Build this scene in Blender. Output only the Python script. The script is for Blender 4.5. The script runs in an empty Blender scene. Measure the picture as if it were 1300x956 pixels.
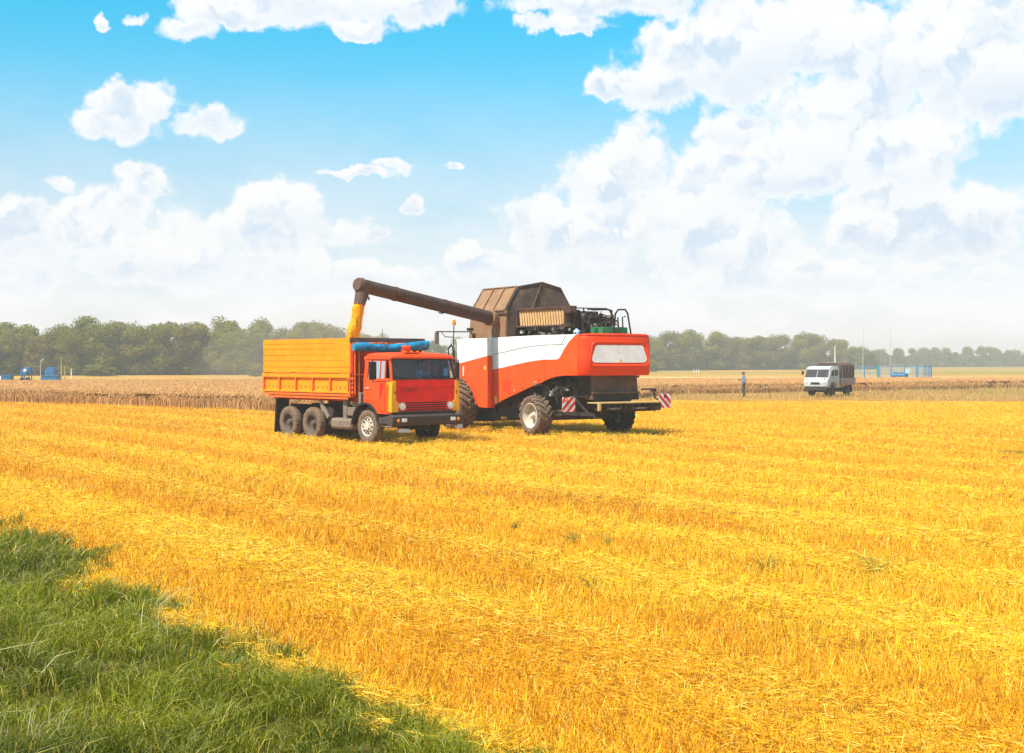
import bpy, math, random
import numpy as np
from mathutils import Vector, Matrix
random.seed(7); rng = np.random.default_rng(11)
R = math.radians
S = bpy.context.scene
COL = S.collection

# ---------------------------------------------------------------- camera, world, sun, exposure
cd = bpy.data.cameras.new('camera'); cam = bpy.data.objects.new('camera', cd); COL.objects.link(cam)
cd.sensor_width = 36; cd.lens = 47.08; cd.clip_start = .1; cd.clip_end = 9000
cam.location = (0, 0, 2.4); cam.rotation_euler = (R(90 - .607), 0, 0)
S.camera = cam
S.render.resolution_x, S.render.resolution_y = 1024, 753
S.view_settings.view_transform = 'Standard'; S.view_settings.look = 'None'
S.view_settings.gamma = 1; S.view_settings.use_curve_mapping = False
S.view_settings.exposure = 0.55

SUN_EL = 55.0
sdir = Vector((-.68, -.73, 0)).normalized() * math.cos(R(SUN_EL)); sdir.z = math.sin(R(SUN_EL))
sl = bpy.data.lights.new('sun', 'SUN'); sl.energy = 5.0; sl.angle = R(.53); sl.color = (1, .94, .84)
so = bpy.data.objects.new('sun', sl); COL.objects.link(so)
so.rotation_euler = sdir.to_track_quat('Z', 'Y').to_euler(); so.location = (-60, -20, 80)

W = bpy.data.worlds.new('World'); S.world = W; W.use_nodes = True
nt = W.node_tree; nt.nodes.clear()

class NG:                                     # tiny node helper
    def __init__(s, nt): s.nt = nt
    def n(s, t, **k):
        d = s.nt.nodes.new(t)
        for a, b in k.items(): setattr(d, a, b)
        return d
    def l(s, a, b): s.nt.links.new(a, b)
    def put(s, sock, v):
        if hasattr(v, 'is_linked') or isinstance(v, bpy.types.NodeSocket): s.l(v, sock)
        else: sock.default_value = v
    def m(s, op, a, b=0., c=None, clamp=False):
        d = s.n('ShaderNodeMath', operation=op); d.use_clamp = clamp
        s.put(d.inputs[0], a); s.put(d.inputs[1], b)
        if c is not None: s.put(d.inputs[2], c)
        return d.outputs[0]
    def v(s, op, a, b=(0, 0, 0), c=None):
        d = s.n('ShaderNodeVectorMath', operation=op)
        s.put(d.inputs[0], a); s.put(d.inputs[1], b)
        if c is not None: s.put(d.inputs[2], c)
        return d.outputs['Value'] if op in ('LENGTH', 'DOT_PRODUCT', 'DISTANCE') else d.outputs[0]
    def noise(s, vec, scale, detail=4, rough=.5, dist=0., dims='3D'):
        d = s.n('ShaderNodeTexNoise', noise_dimensions=dims)
        if vec is not None: s.l(vec, d.inputs['Vector'])
        d.inputs['Scale'].default_value = scale; d.inputs['Detail'].default_value = detail
        d.inputs['Roughness'].default_value = rough; d.inputs['Distortion'].default_value = dist
        return d.outputs['Fac']
    def mr(s, v, a, b, c=0., d=1., smooth=True):
        n = s.n('ShaderNodeMapRange'); n.interpolation_type = 'SMOOTHSTEP' if smooth else 'LINEAR'; n.clamp = True
        s.l(v, n.inputs[0])
        for i, q in zip((1, 2, 3, 4), (a, b, c, d)): s.put(n.inputs[i], q)
        return n.outputs[0]
    def mix(s, f, a, b, mode='MIX'):
        n = s.n('ShaderNodeMix', data_type='RGBA', blend_type=mode)
        s.put(n.inputs[0], f)
        for i, q in ((6, a), (7, b)):
            if isinstance(q, (tuple, list)): q = (*q[:3], 1)
            s.put(n.inputs[i], q)
        return n.outputs[2]

g = NG(nt)
tc = g.n('ShaderNodeTexCoord')
sky = g.n('ShaderNodeTexSky', sky_type='NISHITA'); sky.sun_disc = False
sky.sun_elevation = R(SUN_EL); sky.sun_rotation = math.atan2(sdir.x, sdir.y)
sky.air_density = 1.0; sky.dust_density = .6; sky.ozone_density = 2.0
sep = g.n('ShaderNodeSeparateXYZ'); g.l(tc.outputs['Generated'], sep.inputs[0])
az = g.m('ARCTAN2', sep.outputs[0], sep.outputs[1]); el = g.m('ARCSINE', sep.outputs[2])
cmb = g.n('ShaderNodeCombineXYZ'); g.l(az, cmb.inputs[0]); g.l(el, cmb.inputs[1])
P0 = cmb.outputs[0]
# billowy warp of the cloud coordinates
nA = g.n('ShaderNodeTexNoise'); g.l(P0, nA.inputs['Vector']); nA.inputs['Scale'].default_value = 34; nA.inputs['Detail'].default_value = 7; nA.inputs['Roughness'].default_value = .6
warp = g.v('MULTIPLY', g.v('SUBTRACT', nA.outputs['Color'], (.5, .5, .5)), (.040, .028, 0))
P = g.v('ADD', P0, warp)
def blob_dir(px, py, rx, ry):                   # centre and radii in radians of azimuth / elevation
    a = math.atan((px - 650) / 1700); e = math.atan((460 - py) / 1700 * math.cos(a))
    return a, e, rx / 1700, ry / 1700
CL = [(160, 146, 54, 34), (196, 128, 34, 26), (125, 160, 40, 16), (272, 156, 48, 23), (130, 32, 13, 9), (176, 26, 16, 8),
      (400, -4, 190, 40), (300, 20, 90, 24), (520, 8, 70, 30), (235, 38, 45, 14), (460, 36, 40, 12),
      (78, 231, 26, 11), (180, 232, 46, 26), (140, 262, 60, 34), (40, 286, 70, 34), (100, 300, 120, 40),
      (355, 256, 60, 30), (340, 290, 90, 46), (260, 290, 80, 36), (430, 292, 44, 26), (470, 302, 30, 14),
      (200, 330, 190, 46), (20, 355, 70, 24), (500, 214, 26, 8), (455, 222, 50, 5), (573, 207, 14, 7), (526, 260, 18, 16), (518, 268, 12, 8),
      (770, 2, 160, 20), (720, 30, 70, 12), (1000, 40, 150, 74), (905, 78, 110, 62), (840, 108, 84, 34), (773, 108, 34, 18),
      (1120, 70, 150, 90), (1240, 90, 120, 70), (1290, 70, 80, 80), (1060, 150, 110, 70), (1010, 200, 130, 50), (960, 225, 120, 34),
      (800, 190, 52, 40), (780, 235, 90, 56), (700, 272, 44, 34), (740, 300, 110, 60), (672, 290, 22, 28),
      (1170, 215, 62, 34), (1150, 250, 90, 34), (1190, 290, 150, 46), (1240, 260, 70, 36), (1110, 300, 80, 30),
      (860, 300, 130, 50), (600, 330, 50, 30), (650, 340, 90, 36), (930, 320, 130, 34), (1255, 342, 26, 18), (1290, 0, 70, 18),
      (940, 165, 50, 26), (1130, 200, 90, 60), (880, 260, 90, 50), (300, 330, 150, 40), (470, 345, 90, 22), (1010, 350, 180, 26)]
D = WS = WY = None
for i, c in enumerate(CL):
    a, e, ra, re = blob_dir(*c)
    if i % 8 == 7:                                # keeps the node evaluation in sequence (small stack)
        cz = g.n('ShaderNodeCombineXYZ'); g.l(g.m('MULTIPLY', g.m('ADD', D, g.m('ADD', WS, WY)), 1e-9), cz.inputs[2]); P = g.v('ADD', P, cz.outputs[0])
    q = g.v('MULTIPLY_ADD', P, (1 / ra, 1 / re, 0), (-a / ra, -e / re, 0))
    dd = g.m('SUBTRACT', 1.0, g.v('DOT_PRODUCT', q, q))
    w_ = g.m('MAXIMUM', dd, 0.0); w_ = g.m('MULTIPLY', w_, w_); qs = g.n('ShaderNodeSeparateXYZ'); g.l(q, qs.inputs[0]); wy_ = g.m('MULTIPLY', w_, qs.outputs[1])
    if D is None: D, WS, WY = dd, w_, wy_
    else: D = g.m('SMOOTH_MAX', D, dd, .2); WS = g.m('ADD', WS, w_); WY = g.m('ADD', WY, wy_)
def puff(vec, sc, det, rough):                    # cauliflower billows
    d = g.n('ShaderNodeTexVoronoi', voronoi_dimensions='2D', feature='F1'); g.l(vec, d.inputs['Vector'])
    d.inputs['Scale'].default_value = sc; d.inputs['Detail'].default_value = det; d.inputs['Roughness'].default_value = rough
    return g.m('SUBTRACT', 1.0, d.outputs['Distance'])
fine = g.noise(P0, 70, 8, .62)
nB = g.n('ShaderNodeTexNoise'); g.l(P0, nB.inputs['Vector']); nB.inputs['Scale'].default_value = 90; nB.inputs['Detail'].default_value = 5
Pq = g.v('ADD', P, g.v('MULTIPLY', g.v('SUBTRACT', nB.outputs['Color'], (.5, .5, .5)), (.010, .010, 0)))
p1 = puff(Pq, 22, 3, .55); p2 = puff(g.v('ADD', Pq, (-.006, .011, 0)), 22, 3, .55)
Dn = g.m('ADD', g.m('ADD', D, g.m('MULTIPLY', g.m('SUBTRACT', p1, .26), 1.0)), g.m('MULTIPLY', g.m('SUBTRACT', fine, .5), 1.15))
Dn = g.m('ADD', Dn, g.mr(az, .02, .16, 0., .14))
rear = g.m('MULTIPLY', g.mr(g.m('ABSOLUTE', az), .50, .75), g.mr(g.noise(g.v('MULTIPLY', P0, (1, 1.8, 1)), 3.2, 6, .6), .50, .62))   # broken cloud over the rest of the sky
cov = g.m('MAXIMUM', g.mr(Dn, -.30, .46), rear)
b1 = g.noise(P, 14, 6, .6); b2 = g.noise(g.v('ADD', P, (-.010, .018, 0)), 14, 6, .6)
relief = g.m('ADD', g.m('MULTIPLY', g.m('SUBTRACT', p1, p2), 1.5), g.m('MULTIPLY', g.m('SUBTRACT', b1, b2), 2.4))
lit = g.mr(relief, -.62, .18)
base_ = g.mr(g.m('DIVIDE', WY, g.m('ADD', WS, .02)), -.55, .25)
body = g.mr(Dn, .05, 1.0)
shade = g.m('SUBTRACT', 1.0, g.m('MULTIPLY', g.m('SUBTRACT', 1.0, g.m('MULTIPLY', lit, g.m('ADD', .45, g.m('MULTIPLY', base_, .55)))), body))
ccol = g.mix(shade, (.47, .56, .66), (.71, .71, .71))
tint = g.mix(1.0, sky.outputs[0], g.mix(g.mr(el, .04, .27), (.74, .84, .90), (.22, 1.34, 1.38)), 'MULTIPLY')
low = g.mr(el, 0.0, .20)
thin = g.noise(g.v('MULTIPLY', P0, (1, 2.2, 1)), 9, 5, .6)
veil = g.m('MULTIPLY', g.mr(el, .25, .02), g.mr(thin, .2, .62, .50, .95))
SKYK = .10; CK = 1 / SKYK
skyc = g.mix(g.m('MULTIPLY', cov, .97), tint, g.mix(1.0, ccol, (CK * 1.0,) * 3, 'MULTIPLY'))
hz = g.mix(g.mr(el, 0, .12), (CK * .80, CK * .77, CK * .80), (CK * .64, CK * .67, CK * .71))
vk = g.m('MULTIPLY', veil, g.m('SUBTRACT', 1.0, g.m('MULTIPLY', cov, g.mr(el, .0, .10, .0, .85))))
final = g.mix(vk, skyc, hz)
bg = g.n('ShaderNodeBackground'); g.l(final, bg.inputs[0]); bg.inputs[1].default_value = SKYK
wo = g.n('ShaderNodeOutputWorld'); g.l(bg.outputs[0], wo.inputs[0])
W.cycles.sampling_method = 'MANUAL'; W.cycles.sample_map_resolution = 512
S.cycles.max_bounces = 5; S.cycles.diffuse_bounces = 2; S.cycles.glossy_bounces = 2; S.cycles.transparent_max_bounces = 8; S.cycles.volume_bounces = 0
S.cycles.use_denoising = True

# ---------------------------------------------------------------- helpers
def mat(name, col, rough=.7, dirt=None, dk=0., scale=3., metal=0., bump=0., bscale=40, var=.12, spec=.25):
    m = bpy.data.materials.new(name); m.use_nodes = True; n = NG(m.node_tree)
    b = m.node_tree.nodes['Principled BSDF']
    t = n.n('ShaderNodeTexCoord').outputs['Object']
    f = n.noise(t, scale, 6, .6)
    c = n.mix(n.mr(f, .3, .7), tuple(x * (1 - var) for x in col), tuple(min(1, x * (1 + var)) for x in col))
    if dirt:
        f2 = n.noise(t, scale * 1.7, 8, .7)
        c = n.mix(n.m('MULTIPLY', n.mr(f2, .38, .72), dk), c, dirt)
        n.l(n.mr(f2, .3, .7, rough, min(1, rough + .35)), b.inputs['Roughness'])
    else: b.inputs['Roughness'].default_value = rough
    n.l(c, b.inputs['Base Color']); b.inputs['Metallic'].default_value = metal
    b.inputs['Specular IOR Level'].default_value = spec
    if bump:
        bn = n.n('ShaderNodeBump'); bn.inputs['Strength'].default_value = bump; bn.inputs['Distance'].default_value = .02
        n.l(n.noise(t, bscale, 4, .6), bn.inputs['Height']); n.l(bn.outputs[0], b.inputs['Normal'])
    return m
def glass(name, tint, k=.35):
    m = bpy.data.materials.new(name); m.use_nodes = True; n = NG(m.node_tree); n.nt.nodes.clear()
    tr = n.n('ShaderNodeBsdfTransparent'); tr.inputs[0].default_value = (*tint, 1)
    gl = n.n('ShaderNodeBsdfGlossy'); gl.inputs['Roughness'].default_value = .03
    fr = n.n('ShaderNodeFresnel'); fr.inputs[0].default_value = 1.5
    mx = n.n('ShaderNodeMixShader'); n.l(n.m('ADD', fr.outputs[0], k * .1, clamp=True), mx.inputs[0])
    n.l(tr.outputs[0], mx.inputs[1]); n.l(gl.outputs[0], mx.inputs[2])
    o = n.n('ShaderNodeOutputMaterial'); n.l(mx.outputs[0], o.inputs[0]); return m
def attr_mat(name, rough=.8, trans=0., spec=.3):
    m = bpy.data.materials.new(name); m.use_nodes = True; n = NG(m.node_tree)
    b = m.node_tree.nodes['Principled BSDF']; a = n.n('ShaderNodeAttribute'); a.attribute_name = 'col'
    n.l(a.outputs['Color'], b.inputs['Base Color']); b.inputs['Roughness'].default_value = rough
    b.inputs['Specular IOR Level'].default_value = spec
    if trans:
        tl = n.n('ShaderNodeBsdfTranslucent'); n.l(a.outputs['Color'], tl.inputs[0])
        mx = n.n('ShaderNodeMixShader'); mx.inputs[0].default_value = trans
        n.l(b.outputs[0], mx.inputs[1]); n.l(tl.outputs[0], mx.inputs[2])
        n.l(mx.outputs[0], m.node_tree.nodes['Material Output'].inputs[0])
    return m
DUST = (.42, .27, .15)
M = dict(
    cab=mat('cab_orange', (.84, .065, .002), .32, DUST, .10, 2),
    red=mat('panel_red', (.80, .004, .001), .32, DUST, .04, 2),
    yellow=mat('corner_yellow', (.90, .38, .002), .35, DUST, .08),
    bed=mat('bed_amber', (.92, .275, .002), .5, (.60, .2, .01), .35, 2.2, var=.1),
    rib=mat('bed_rib_orange', (.80, .13, .008), .5, DUST, .3),
    wall=mat('wall_red_oxide', (.60, .035, .004), .55, (.25, .05, .02), .5),
    dark=mat('dark_metal', (.018, .015, .015), .6, (.07, .045, .03), .5, 3),
    chassis=mat('chassis_grime', (.03, .022, .02), .8, (.10, .065, .045), .6, 4),
    rubber=mat('rubber', (.02, .017, .016), .9, (.09, .06, .045), .7, 5, bump=.3),
    dustrubber=mat('dusty_rubber', (.12, .08, .055), .95, (.30, .20, .125), .8, 5, bump=.3),
    rim=mat('rim_cream', (.62, .56, .46), .5, (.30, .2, .13), .6, 6),
    rimdark=mat('rim_grimy', (.10, .075, .06), .8, (.2, .14, .1), .6, 6),
    chrome=mat('lamp_reflector', (.75, .75, .74), .12, metal=.8),
    greybump=mat('bumper_grey', (.045, .036, .034), .55, (.16, .11, .08), .5),
    fueltank=mat('tank_dust', (.17, .13, .10), .7, (.30, .21, .14), .8, 5),
    orange=mat('harvester_orange', (.90, .072, .0), .32, DUST, .13, 2.2, var=.05),
    hoodred=mat('harvester_hood', (.80, .045, .001), .32, DUST, .07, 1.2, var=.05),
    white=mat('harvester_white', (.80, .79, .77), .3, (.5, .4, .3), .25, 1.2, var=.03),
    greywhite=mat('rear_panel_white', (.86, .87, .89), .35, (.5, .42, .34), .35, 1.5, var=.04),
    tan=mat('tank_tan_dust', (.26, .14, .075), .85, (.40, .22, .11), .6, 2.5, bump=.15),
    brown=mat('brown_dust_shaded', (.085, .053, .043), .8, (.24, .14, .085), .6, 1.6, bump=.15),  # shaded copy of the dusty tank colour, for faces turned from the sun
    auger=mat('auger_brown', (.075, .038, .030), .5, (.17, .10, .065), .6, 1.8),
    augerend=mat('auger_boot', (.10, .055, .045), .6, (.20, .12, .08), .5, 3),
    engine=mat('engine_grime', (.022, .015, .013), .6, (.11, .07, .05), .6, 6),
    engine2=mat('engine_parts', (.16, .12, .10), .45, (.3, .2, .14), .6, 8, metal=.3),
    steel=mat('dull_steel', (.30, .25, .22), .45, DUST, .5, 5, metal=.5),
    green=mat('green_box', (.01, .17, .07), .45, DUST, .2),
    bluejug=mat('jug_pale_blue', (.45, .60, .72), .4),
    tarp=mat('tarp_blue', (.012, .26, .46), .22, (.01, .05, .12), .7, 4, bump=.6, bscale=9),
    board=mat('board_dark', (.13, .075, .065), .7, (.2, .12, .09), .5),
    signwhite=mat('sign_white', (.80, .79, .78), .4), signred=mat('sign_red', (.70, .02, .03), .4),
    amber=mat('amber_lens', (.85, .22, .01), .2), redlens=mat('beacon_lens', (.75, .06, .01), .2),
    platewhite=mat('plate', (.60, .66, .75), .4, DUST, .3),
    beam=mat('beam_ochre', (.55, .36, .13), .7, (.25, .15, .09), .5),
    vanwhite=mat('van_grey_white', (.44, .49, .48), .4, DUST, .35, 2), vanside=mat('van_door', (.40, .46, .50), .4, DUST, .3, 2),
    canopy=mat('canopy_brown', (.09, .055, .05), .8, (.15, .09, .075), .5, 2),
    bedgrey=mat('truck_bed_grey', (.30, .24, .22), .8),
    darkglass=mat('dark_window', (.06, .05, .055), .08),
    blue=mat('fence_blue', (.02, .20, .44), .5, DUST, .2), bluedeep=mat('equipment_blue', (.012, .13, .30), .5),
    paleblue=mat('fence_pale_blue', (.12, .34, .50), .5), greenp=mat('pipe_green', (.02, .38, .26), .5), pinkp=mat('pipe_pink', (.65, .25, .25), .5),
    post=mat('post_white', (.75, .72, .66), .6), wood=mat('bark', (.10, .065, .045), .95, (.16, .12, .09), .5),
    mast=mat('mast_grey', (.45, .45, .45), .5),
    seat=mat('seat_cloth', (.05, .06, .09), .9), dash=mat('cab_interior', (.04, .045, .06), .8),
    glass=glass('windscreen_glass', (.62, .76, .97), .25), sideglass=glass('side_glass', (.45, .48, .50), .6),
    skin=mat('skin', (.42, .22, .14), .6), hair=mat('hair', (.03, .02, .015), .8),
    shirt=mat('shirt_pale_blue', (.32, .46, .66), .9), vest=mat('vest_orange', (.85, .16, .04), .8),
    shirt2=mat('shirt_slate', (.16, .19, .30), .9), trousers=mat('trousers_dark', (.06, .06, .06), .9), shoe=mat('shoe', (.04, .03, .025), .7),
    grain=mat('grain', (.92, .37, .004), .8, (.75, .24, .004), .4, 9, bump=.4, bscale=30),
    lamp=mat('lamp_lens', (.80, .78, .72), .15), sticker=mat('sticker_yellow', (.85, .55, .12), .5), logo=mat('logo_dark_red', (.34, .006, .004), .4),
)
class MB:
    def __init__(s, mx=None): s.v = []; s.f = []; s.m = []; s.mx = mx
    def add(s, vs, fs, mi=0):
        o = len(s.v)
        s.v += [tuple(s.mx @ Vector(p)) if s.mx else tuple(p) for p in vs]
        for f in fs: s.f.append([i + o for i in f]); s.m.append(mi)
    def box(s, lo, hi, mi=0):
        x0, y0, z0 = lo; x1, y1, z1 = hi
        s.add([(x0, y0, z0), (x1, y0, z0), (x1, y1, z0), (x0, y1, z0), (x0, y0, z1), (x1, y0, z1), (x1, y1, z1), (x0, y1, z1)],
              [(0, 3, 2, 1), (4, 5, 6, 7), (0, 1, 5, 4), (1, 2, 6, 5), (2, 3, 7, 6), (3, 0, 4, 7)], mi); return s
    def bar(s, p, q, w, h=None, up=(0, 0, 1), mi=0):
        p, q = Vector(p), Vector(q); d = (q - p).normalized(); u = Vector(up)
        if abs(d.dot(u)) > .97: u = Vector((1, 0, 0))
        a = d.cross(u).normalized() * (w / 2); b = a.cross(d).normalized() * ((h or w) / 2)
        s.add([p - a - b, p + a - b, p + a + b, p - a + b, q - a - b, q + a - b, q + a + b, q - a + b],
              [(0, 3, 2, 1), (4, 5, 6, 7), (0, 1, 5, 4), (1, 2, 6, 5), (2, 3, 7, 6), (3, 0, 4, 7)], mi); return s
    def prism(s, poly, ax, a, b, mi=0):
        def P(u, v, t): return {'x': (t, u, v), 'y': (u, t, v), 'z': (u, v, t)}[ax]
        n = len(poly); ar = sum(poly[i][0] * poly[(i + 1) % n][1] - poly[(i + 1) % n][0] * poly[i][1] for i in range(n))
        pl = list(poly) if ar > 0 else list(poly)[::-1]
        if ax == 'y': pl = pl[::-1]
        lo, hi = min(a, b), max(a, b)
        vs = [P(u, v, lo) for u, v in pl] + [P(u, v, hi) for u, v in pl]
        fs = [list(range(n))[::-1], [i + n for i in range(n)]] + [(i, (i + 1) % n, (i + 1) % n + n, i + n) for i in range(n)]
        s.add(vs, fs, mi); return s
    def tube(s, pts, r, n=10, mi=0, cap=True):
        pts = [Vector(p) for p in pts]; rs = r if isinstance(r, (list, tuple)) else [r] * len(pts)
        vs = []; fs = []; u = None
        for i, p in enumerate(pts):
            d = (pts[min(i + 1, len(pts) - 1)] - pts[max(i - 1, 0)]).normalized()
            if u is None: u = d.orthogonal().normalized()
            u = (u - d * u.dot(d)).normalized(); w = d.cross(u)
            for k in range(n):
                t = 2 * math.pi * k / n; vs.append(p + (u * math.cos(t) + w * math.sin(t)) * rs[i])
        for i in range(len(pts) - 1):
            for k in range(n): fs.append((i * n + k, i * n + (k + 1) % n, (i + 1) * n + (k + 1) % n, (i + 1) * n + k))
        if cap: fs += [list(range(n))[::-1], [(len(pts) - 1) * n + k for k in range(n)]]
        s.add(vs, fs, mi); return s
    def lathe(s, prof, c, axis='y', n=32, mi=0, closed=False, mod=None):
        c = Vector(c); vs = []; fs = []; m = len(prof)
        for k in range(n):
            t = 2 * math.pi * k / n
            for j, (r, h) in enumerate(prof):
                rr = r + (mod(k, j) if mod else 0)
                a, b = rr * math.cos(t), rr * math.sin(t)
                vs.append(c + Vector({'y': (a, h, b), 'x': (h, a, b), 'z': (a, b, h)}[axis]))
        for k in range(n):
            for j in range(m if closed else m - 1):
                j2 = (j + 1) % m; k2 = (k + 1) % n
                fs.append((k * m + j, k2 * m + j, k2 * m + j2, k * m + j2))
        s.add(vs, fs, mi); return s
    def build(s, name, ma, parent=None, loc=None, bevel=0, smooth=35, **tg):
        me = bpy.data.meshes.new(name); me.from_pydata(s.v, [], s.f)
        for q in (ma if isinstance(ma, (list, tuple)) else [ma]): me.materials.append(M[q] if isinstance(q, str) else q)
        if any(s.m): me.polygons.foreach_set('material_index', s.m)
        if smooth:
            me.shade_smooth(); me.set_sharp_from_angle(angle=R(smooth))
        me.validate(); me.update()
        o = bpy.data.objects.new(name, me); COL.objects.link(o)
        if parent: o.parent = parent
        if loc: o.location = loc
        if bevel:
            b = o.modifiers.new('bevel', 'BEVEL'); b.width = bevel; b.segments = 2; b.limit_method = 'ANGLE'; b.angle_limit = R(40)
        tag(o, **tg); return o
def tag(o, label=None, cat=None, group=None, kind=None):
    for k, v in (('label', label), ('category', cat), ('group', group), ('kind', kind)):
        if v: o[k] = v
    return o
def empty(name, loc, rz=0, **tg):
    o = bpy.data.objects.new(name, None); COL.objects.link(o); o.location = loc; o.rotation_euler = (0, 0, rz)
    o.empty_display_size = .3; return tag(o, **tg)
def copy_tree(o, parent=None):
    c = o.copy(); COL.objects.link(c)
    if parent: c.parent = parent
    for ch in list(o.children): copy_tree(ch, c)
    return c
def text(name, body, size, m, parent, mx, extrude=.004):
    cu = bpy.data.curves.new(name, 'FONT'); cu.body = body; cu.size = size; cu.extrude = extrude; cu.offset = .012 if len(body) == 1 else .002; cu.align_x = 'CENTER'; cu.align_y = 'CENTER'
    t = bpy.data.objects.new(name, cu); COL.objects.link(t)
    bpy.context.view_layer.update()
    me = bpy.data.meshes.new_from_object(t.evaluated_get(bpy.context.evaluated_depsgraph_get())); bpy.data.objects.remove(t)
    me.transform(mx); me.materials.clear(); me.materials.append(M[m]); me.name = name
    o = bpy.data.objects.new(name, me); COL.objects.link(o); o.parent = parent; return o

# numpy value noise
_tab = rng.random((256, 256))
def vn(x, y):
    xi = np.floor(x).astype(int); yi = np.floor(y).astype(int); fx = x - xi; fy = y - yi
    fx = fx * fx * (3 - 2 * fx); fy = fy * fy * (3 - 2 * fy); T = lambda a, b: _tab[a & 255, b & 255]
    return (T(xi, yi) * (1 - fx) + T(xi + 1, yi) * fx) * (1 - fy) + (T(xi, yi + 1) * (1 - fx) + T(xi + 1, yi + 1) * fx) * fy
def fbm(x, y, o=4):
    r = 0; a = .5
    for i in range(o): r = r + a * vn(x * 2 ** i + 17 * i, y * 2 ** i + 31 * i); a *= .5
    return r / (1 - .5 ** o)
def inside(poly, x, y):
    c = np.zeros(np.shape(x), bool); n = len(poly)
    for i in range(n):
        x0, y0 = poly[i]; x1, y1 = poly[(i + 1) % n]
        if y0 == y1: continue
        k = ((y0 > y) != (y1 > y)) & (x < (x1 - x0) * (y - y0) / (y1 - y0) + x0); c ^= k
    return c

# ---------------------------------------------------------------- ground
UX, UY = .818, .575                              # across the drill rows
def rows(x, y): return UX * x + UY * y, UY * x - UX * y
def band(x, y):                                  # 0..1 swath strength
    u, v = rows(x, y); w = u + .7 * (fbm(u * .13, v * .05, 2) - .5) * 2
    return .5 + .5 * np.sin(w * 2 * math.pi / 2.9) * .9 + .5 * (fbm(w * 1.1 + 9, v * .06, 3) - .5) * 1.8
def gz(x, y):
    x = np.asarray(x, float); y = np.asarray(y, float); u, v = rows(x, y)
    fade = np.clip((70 - y) / 30, 0, 1)
    return (.08 * (fbm(u * 1.3, v * .5, 3) - .5) * 2 + .06 * (band(x, y) - .5) + .07 * (fbm(u * 4, v * 2.6, 2) - .5)) * fade
WHEAT = [(-75, 118), (-31, 81.6), (-20.6, 73.2), (-11.8, 65.8), (-3, 60), (1.5, 66), (10.6, 99.5), (28, 111.5), (48.8, 127), (75, 146), (80, 160), (40, 152), (-10, 137), (-60, 126), (-90, 124)]
GRASS = [(-30, 22), (-7.66, 20.0), (-6.2, 18.0), (-5.2, 16.9), (-4.5, 14.5), (-3.9, 13.3), (-3.5, 13.0), (-2.9, 12.1), (-2.55, 11.7), (-2.0, 10.8), (-1.4, 9.8), (-.9, 8.9), (-.1, 7.6), (2.0, 5.0), (2, 0), (-30, 0)]
def grassmask(x, y):
    n = (fbm(x * 1.1 + 5, y * 1.1, 3) - .5) * 1.1 + (fbm(x * 6, y * 6, 2) - .5) * .8
    return inside(GRASS, x + n, y + n)
xs_f = np.concatenate([[-3000, -900, -300, -120, -70], np.arange(-42, 42.1, .35), [70, 120, 300, 900, 3000]])
ys_f = np.concatenate([[-3000, -300, -50, 0, 3], np.arange(5, 20, .12), np.arange(20, 46, .3), np.arange(46, 100, 1.), np.arange(100, 240, 6), [300, 420, 600, 900, 1500, 4000]])
GX, GY = np.meshgrid(xs_f, ys_f); Z = gz(GX, GY)
Z[(GX < -60) | (GX > 60) | (GY < 3)] = 0
ny, nx = GX.shape
idx = np.arange(nx * ny).reshape(ny, nx)
F = np.stack([idx[:-1, :-1], idx[:-1, 1:], idx[1:, 1:], idx[1:, :-1]], -1).reshape(-1, 4)
def fastmesh(name, V, F, ma, cols=None, smooth=False, k=4):
    me = bpy.data.meshes.new(name); V = np.asarray(V, np.float32).reshape(-1, 3); F = np.asarray(F, np.int32)
    me.vertices.add(len(V)); me.vertices.foreach_set('co', V.ravel())
    me.loops.add(F.size); me.loops.foreach_set('vertex_index', F.ravel())
    me.polygons.add(len(F)); me.polygons.foreach_set('loop_start', np.arange(0, F.size, F.shape[1], dtype=np.int32))
    me.update(calc_edges=True)
    if cols is not None:
        a = me.color_attributes.new('col', 'FLOAT_COLOR', 'POINT')
        a.data.foreach_set('color', np.concatenate([cols, np.ones((len(cols), 1))], 1).astype(np.float32).ravel())
    if smooth: me.shade_smooth()
    me.materials.append(ma); o = bpy.data.objects.new(name, me); COL.objects.link(o); return o
def lerp(a, b, t): return np.asarray(a) * (1 - t[..., None]) + np.asarray(b) * t[..., None]
Y_BR = np.array((.95, .56, .030)); Y_OR = np.array((.89, .40, .016)); Y_PALE = np.array((.95, .68, .12)); BR = np.array((.58, .23, .012))
def straw_ground(x, y):
    u, v = rows(x, y); b = np.clip(band(x, y), 0, 1); f = fbm(u * .5, v * .14, 3)
    c = lerp(Y_OR, Y_BR, np.clip(b * .8 + (f - .5) * 1.5 + .25, 0, 1))
    return c
x, y = GX.ravel(), GY.ravel()
C0 = straw_ground(x, y) * np.where(y < 60, .90, .92)[:, None]
f = fbm(x * .05, y * .02, 4)
rough = np.clip((y - (82 + 10 * (fbm(x * .06, y * .06, 2) - .5))) / 6, 0, 1) * (x > 5)
C0 = C0 * (1 - rough[:, None]) + lerp((.62, .36, .10), (.44, .34, .08), np.clip((f - .4) * 4, 0, 1)) * rough[:, None]
far = np.clip((y - 158) / 6, 0, 1)
C0 = C0 * (1 - far[:, None]) + lerp((.80, .48, .08), (.42, .38, .06), np.clip((fbm(x * .004, y * .03, 3) - .42) * 6, 0, 1)) * far[:, None]
gm = grassmask(x, y); C0[gm] = np.array((.22, .20, .04))
gmat = attr_mat('field_soil', .95); n = NG(gmat.node_tree); bs = gmat.node_tree.nodes['Principled BSDF']
tco = n.n('ShaderNodeTexCoord').outputs['Object']
mp = n.n('ShaderNodeMapping'); mp.inputs['Rotation'].default_value = (0, 0, R(54.9)); n.l(tco, mp.inputs[0])
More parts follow.
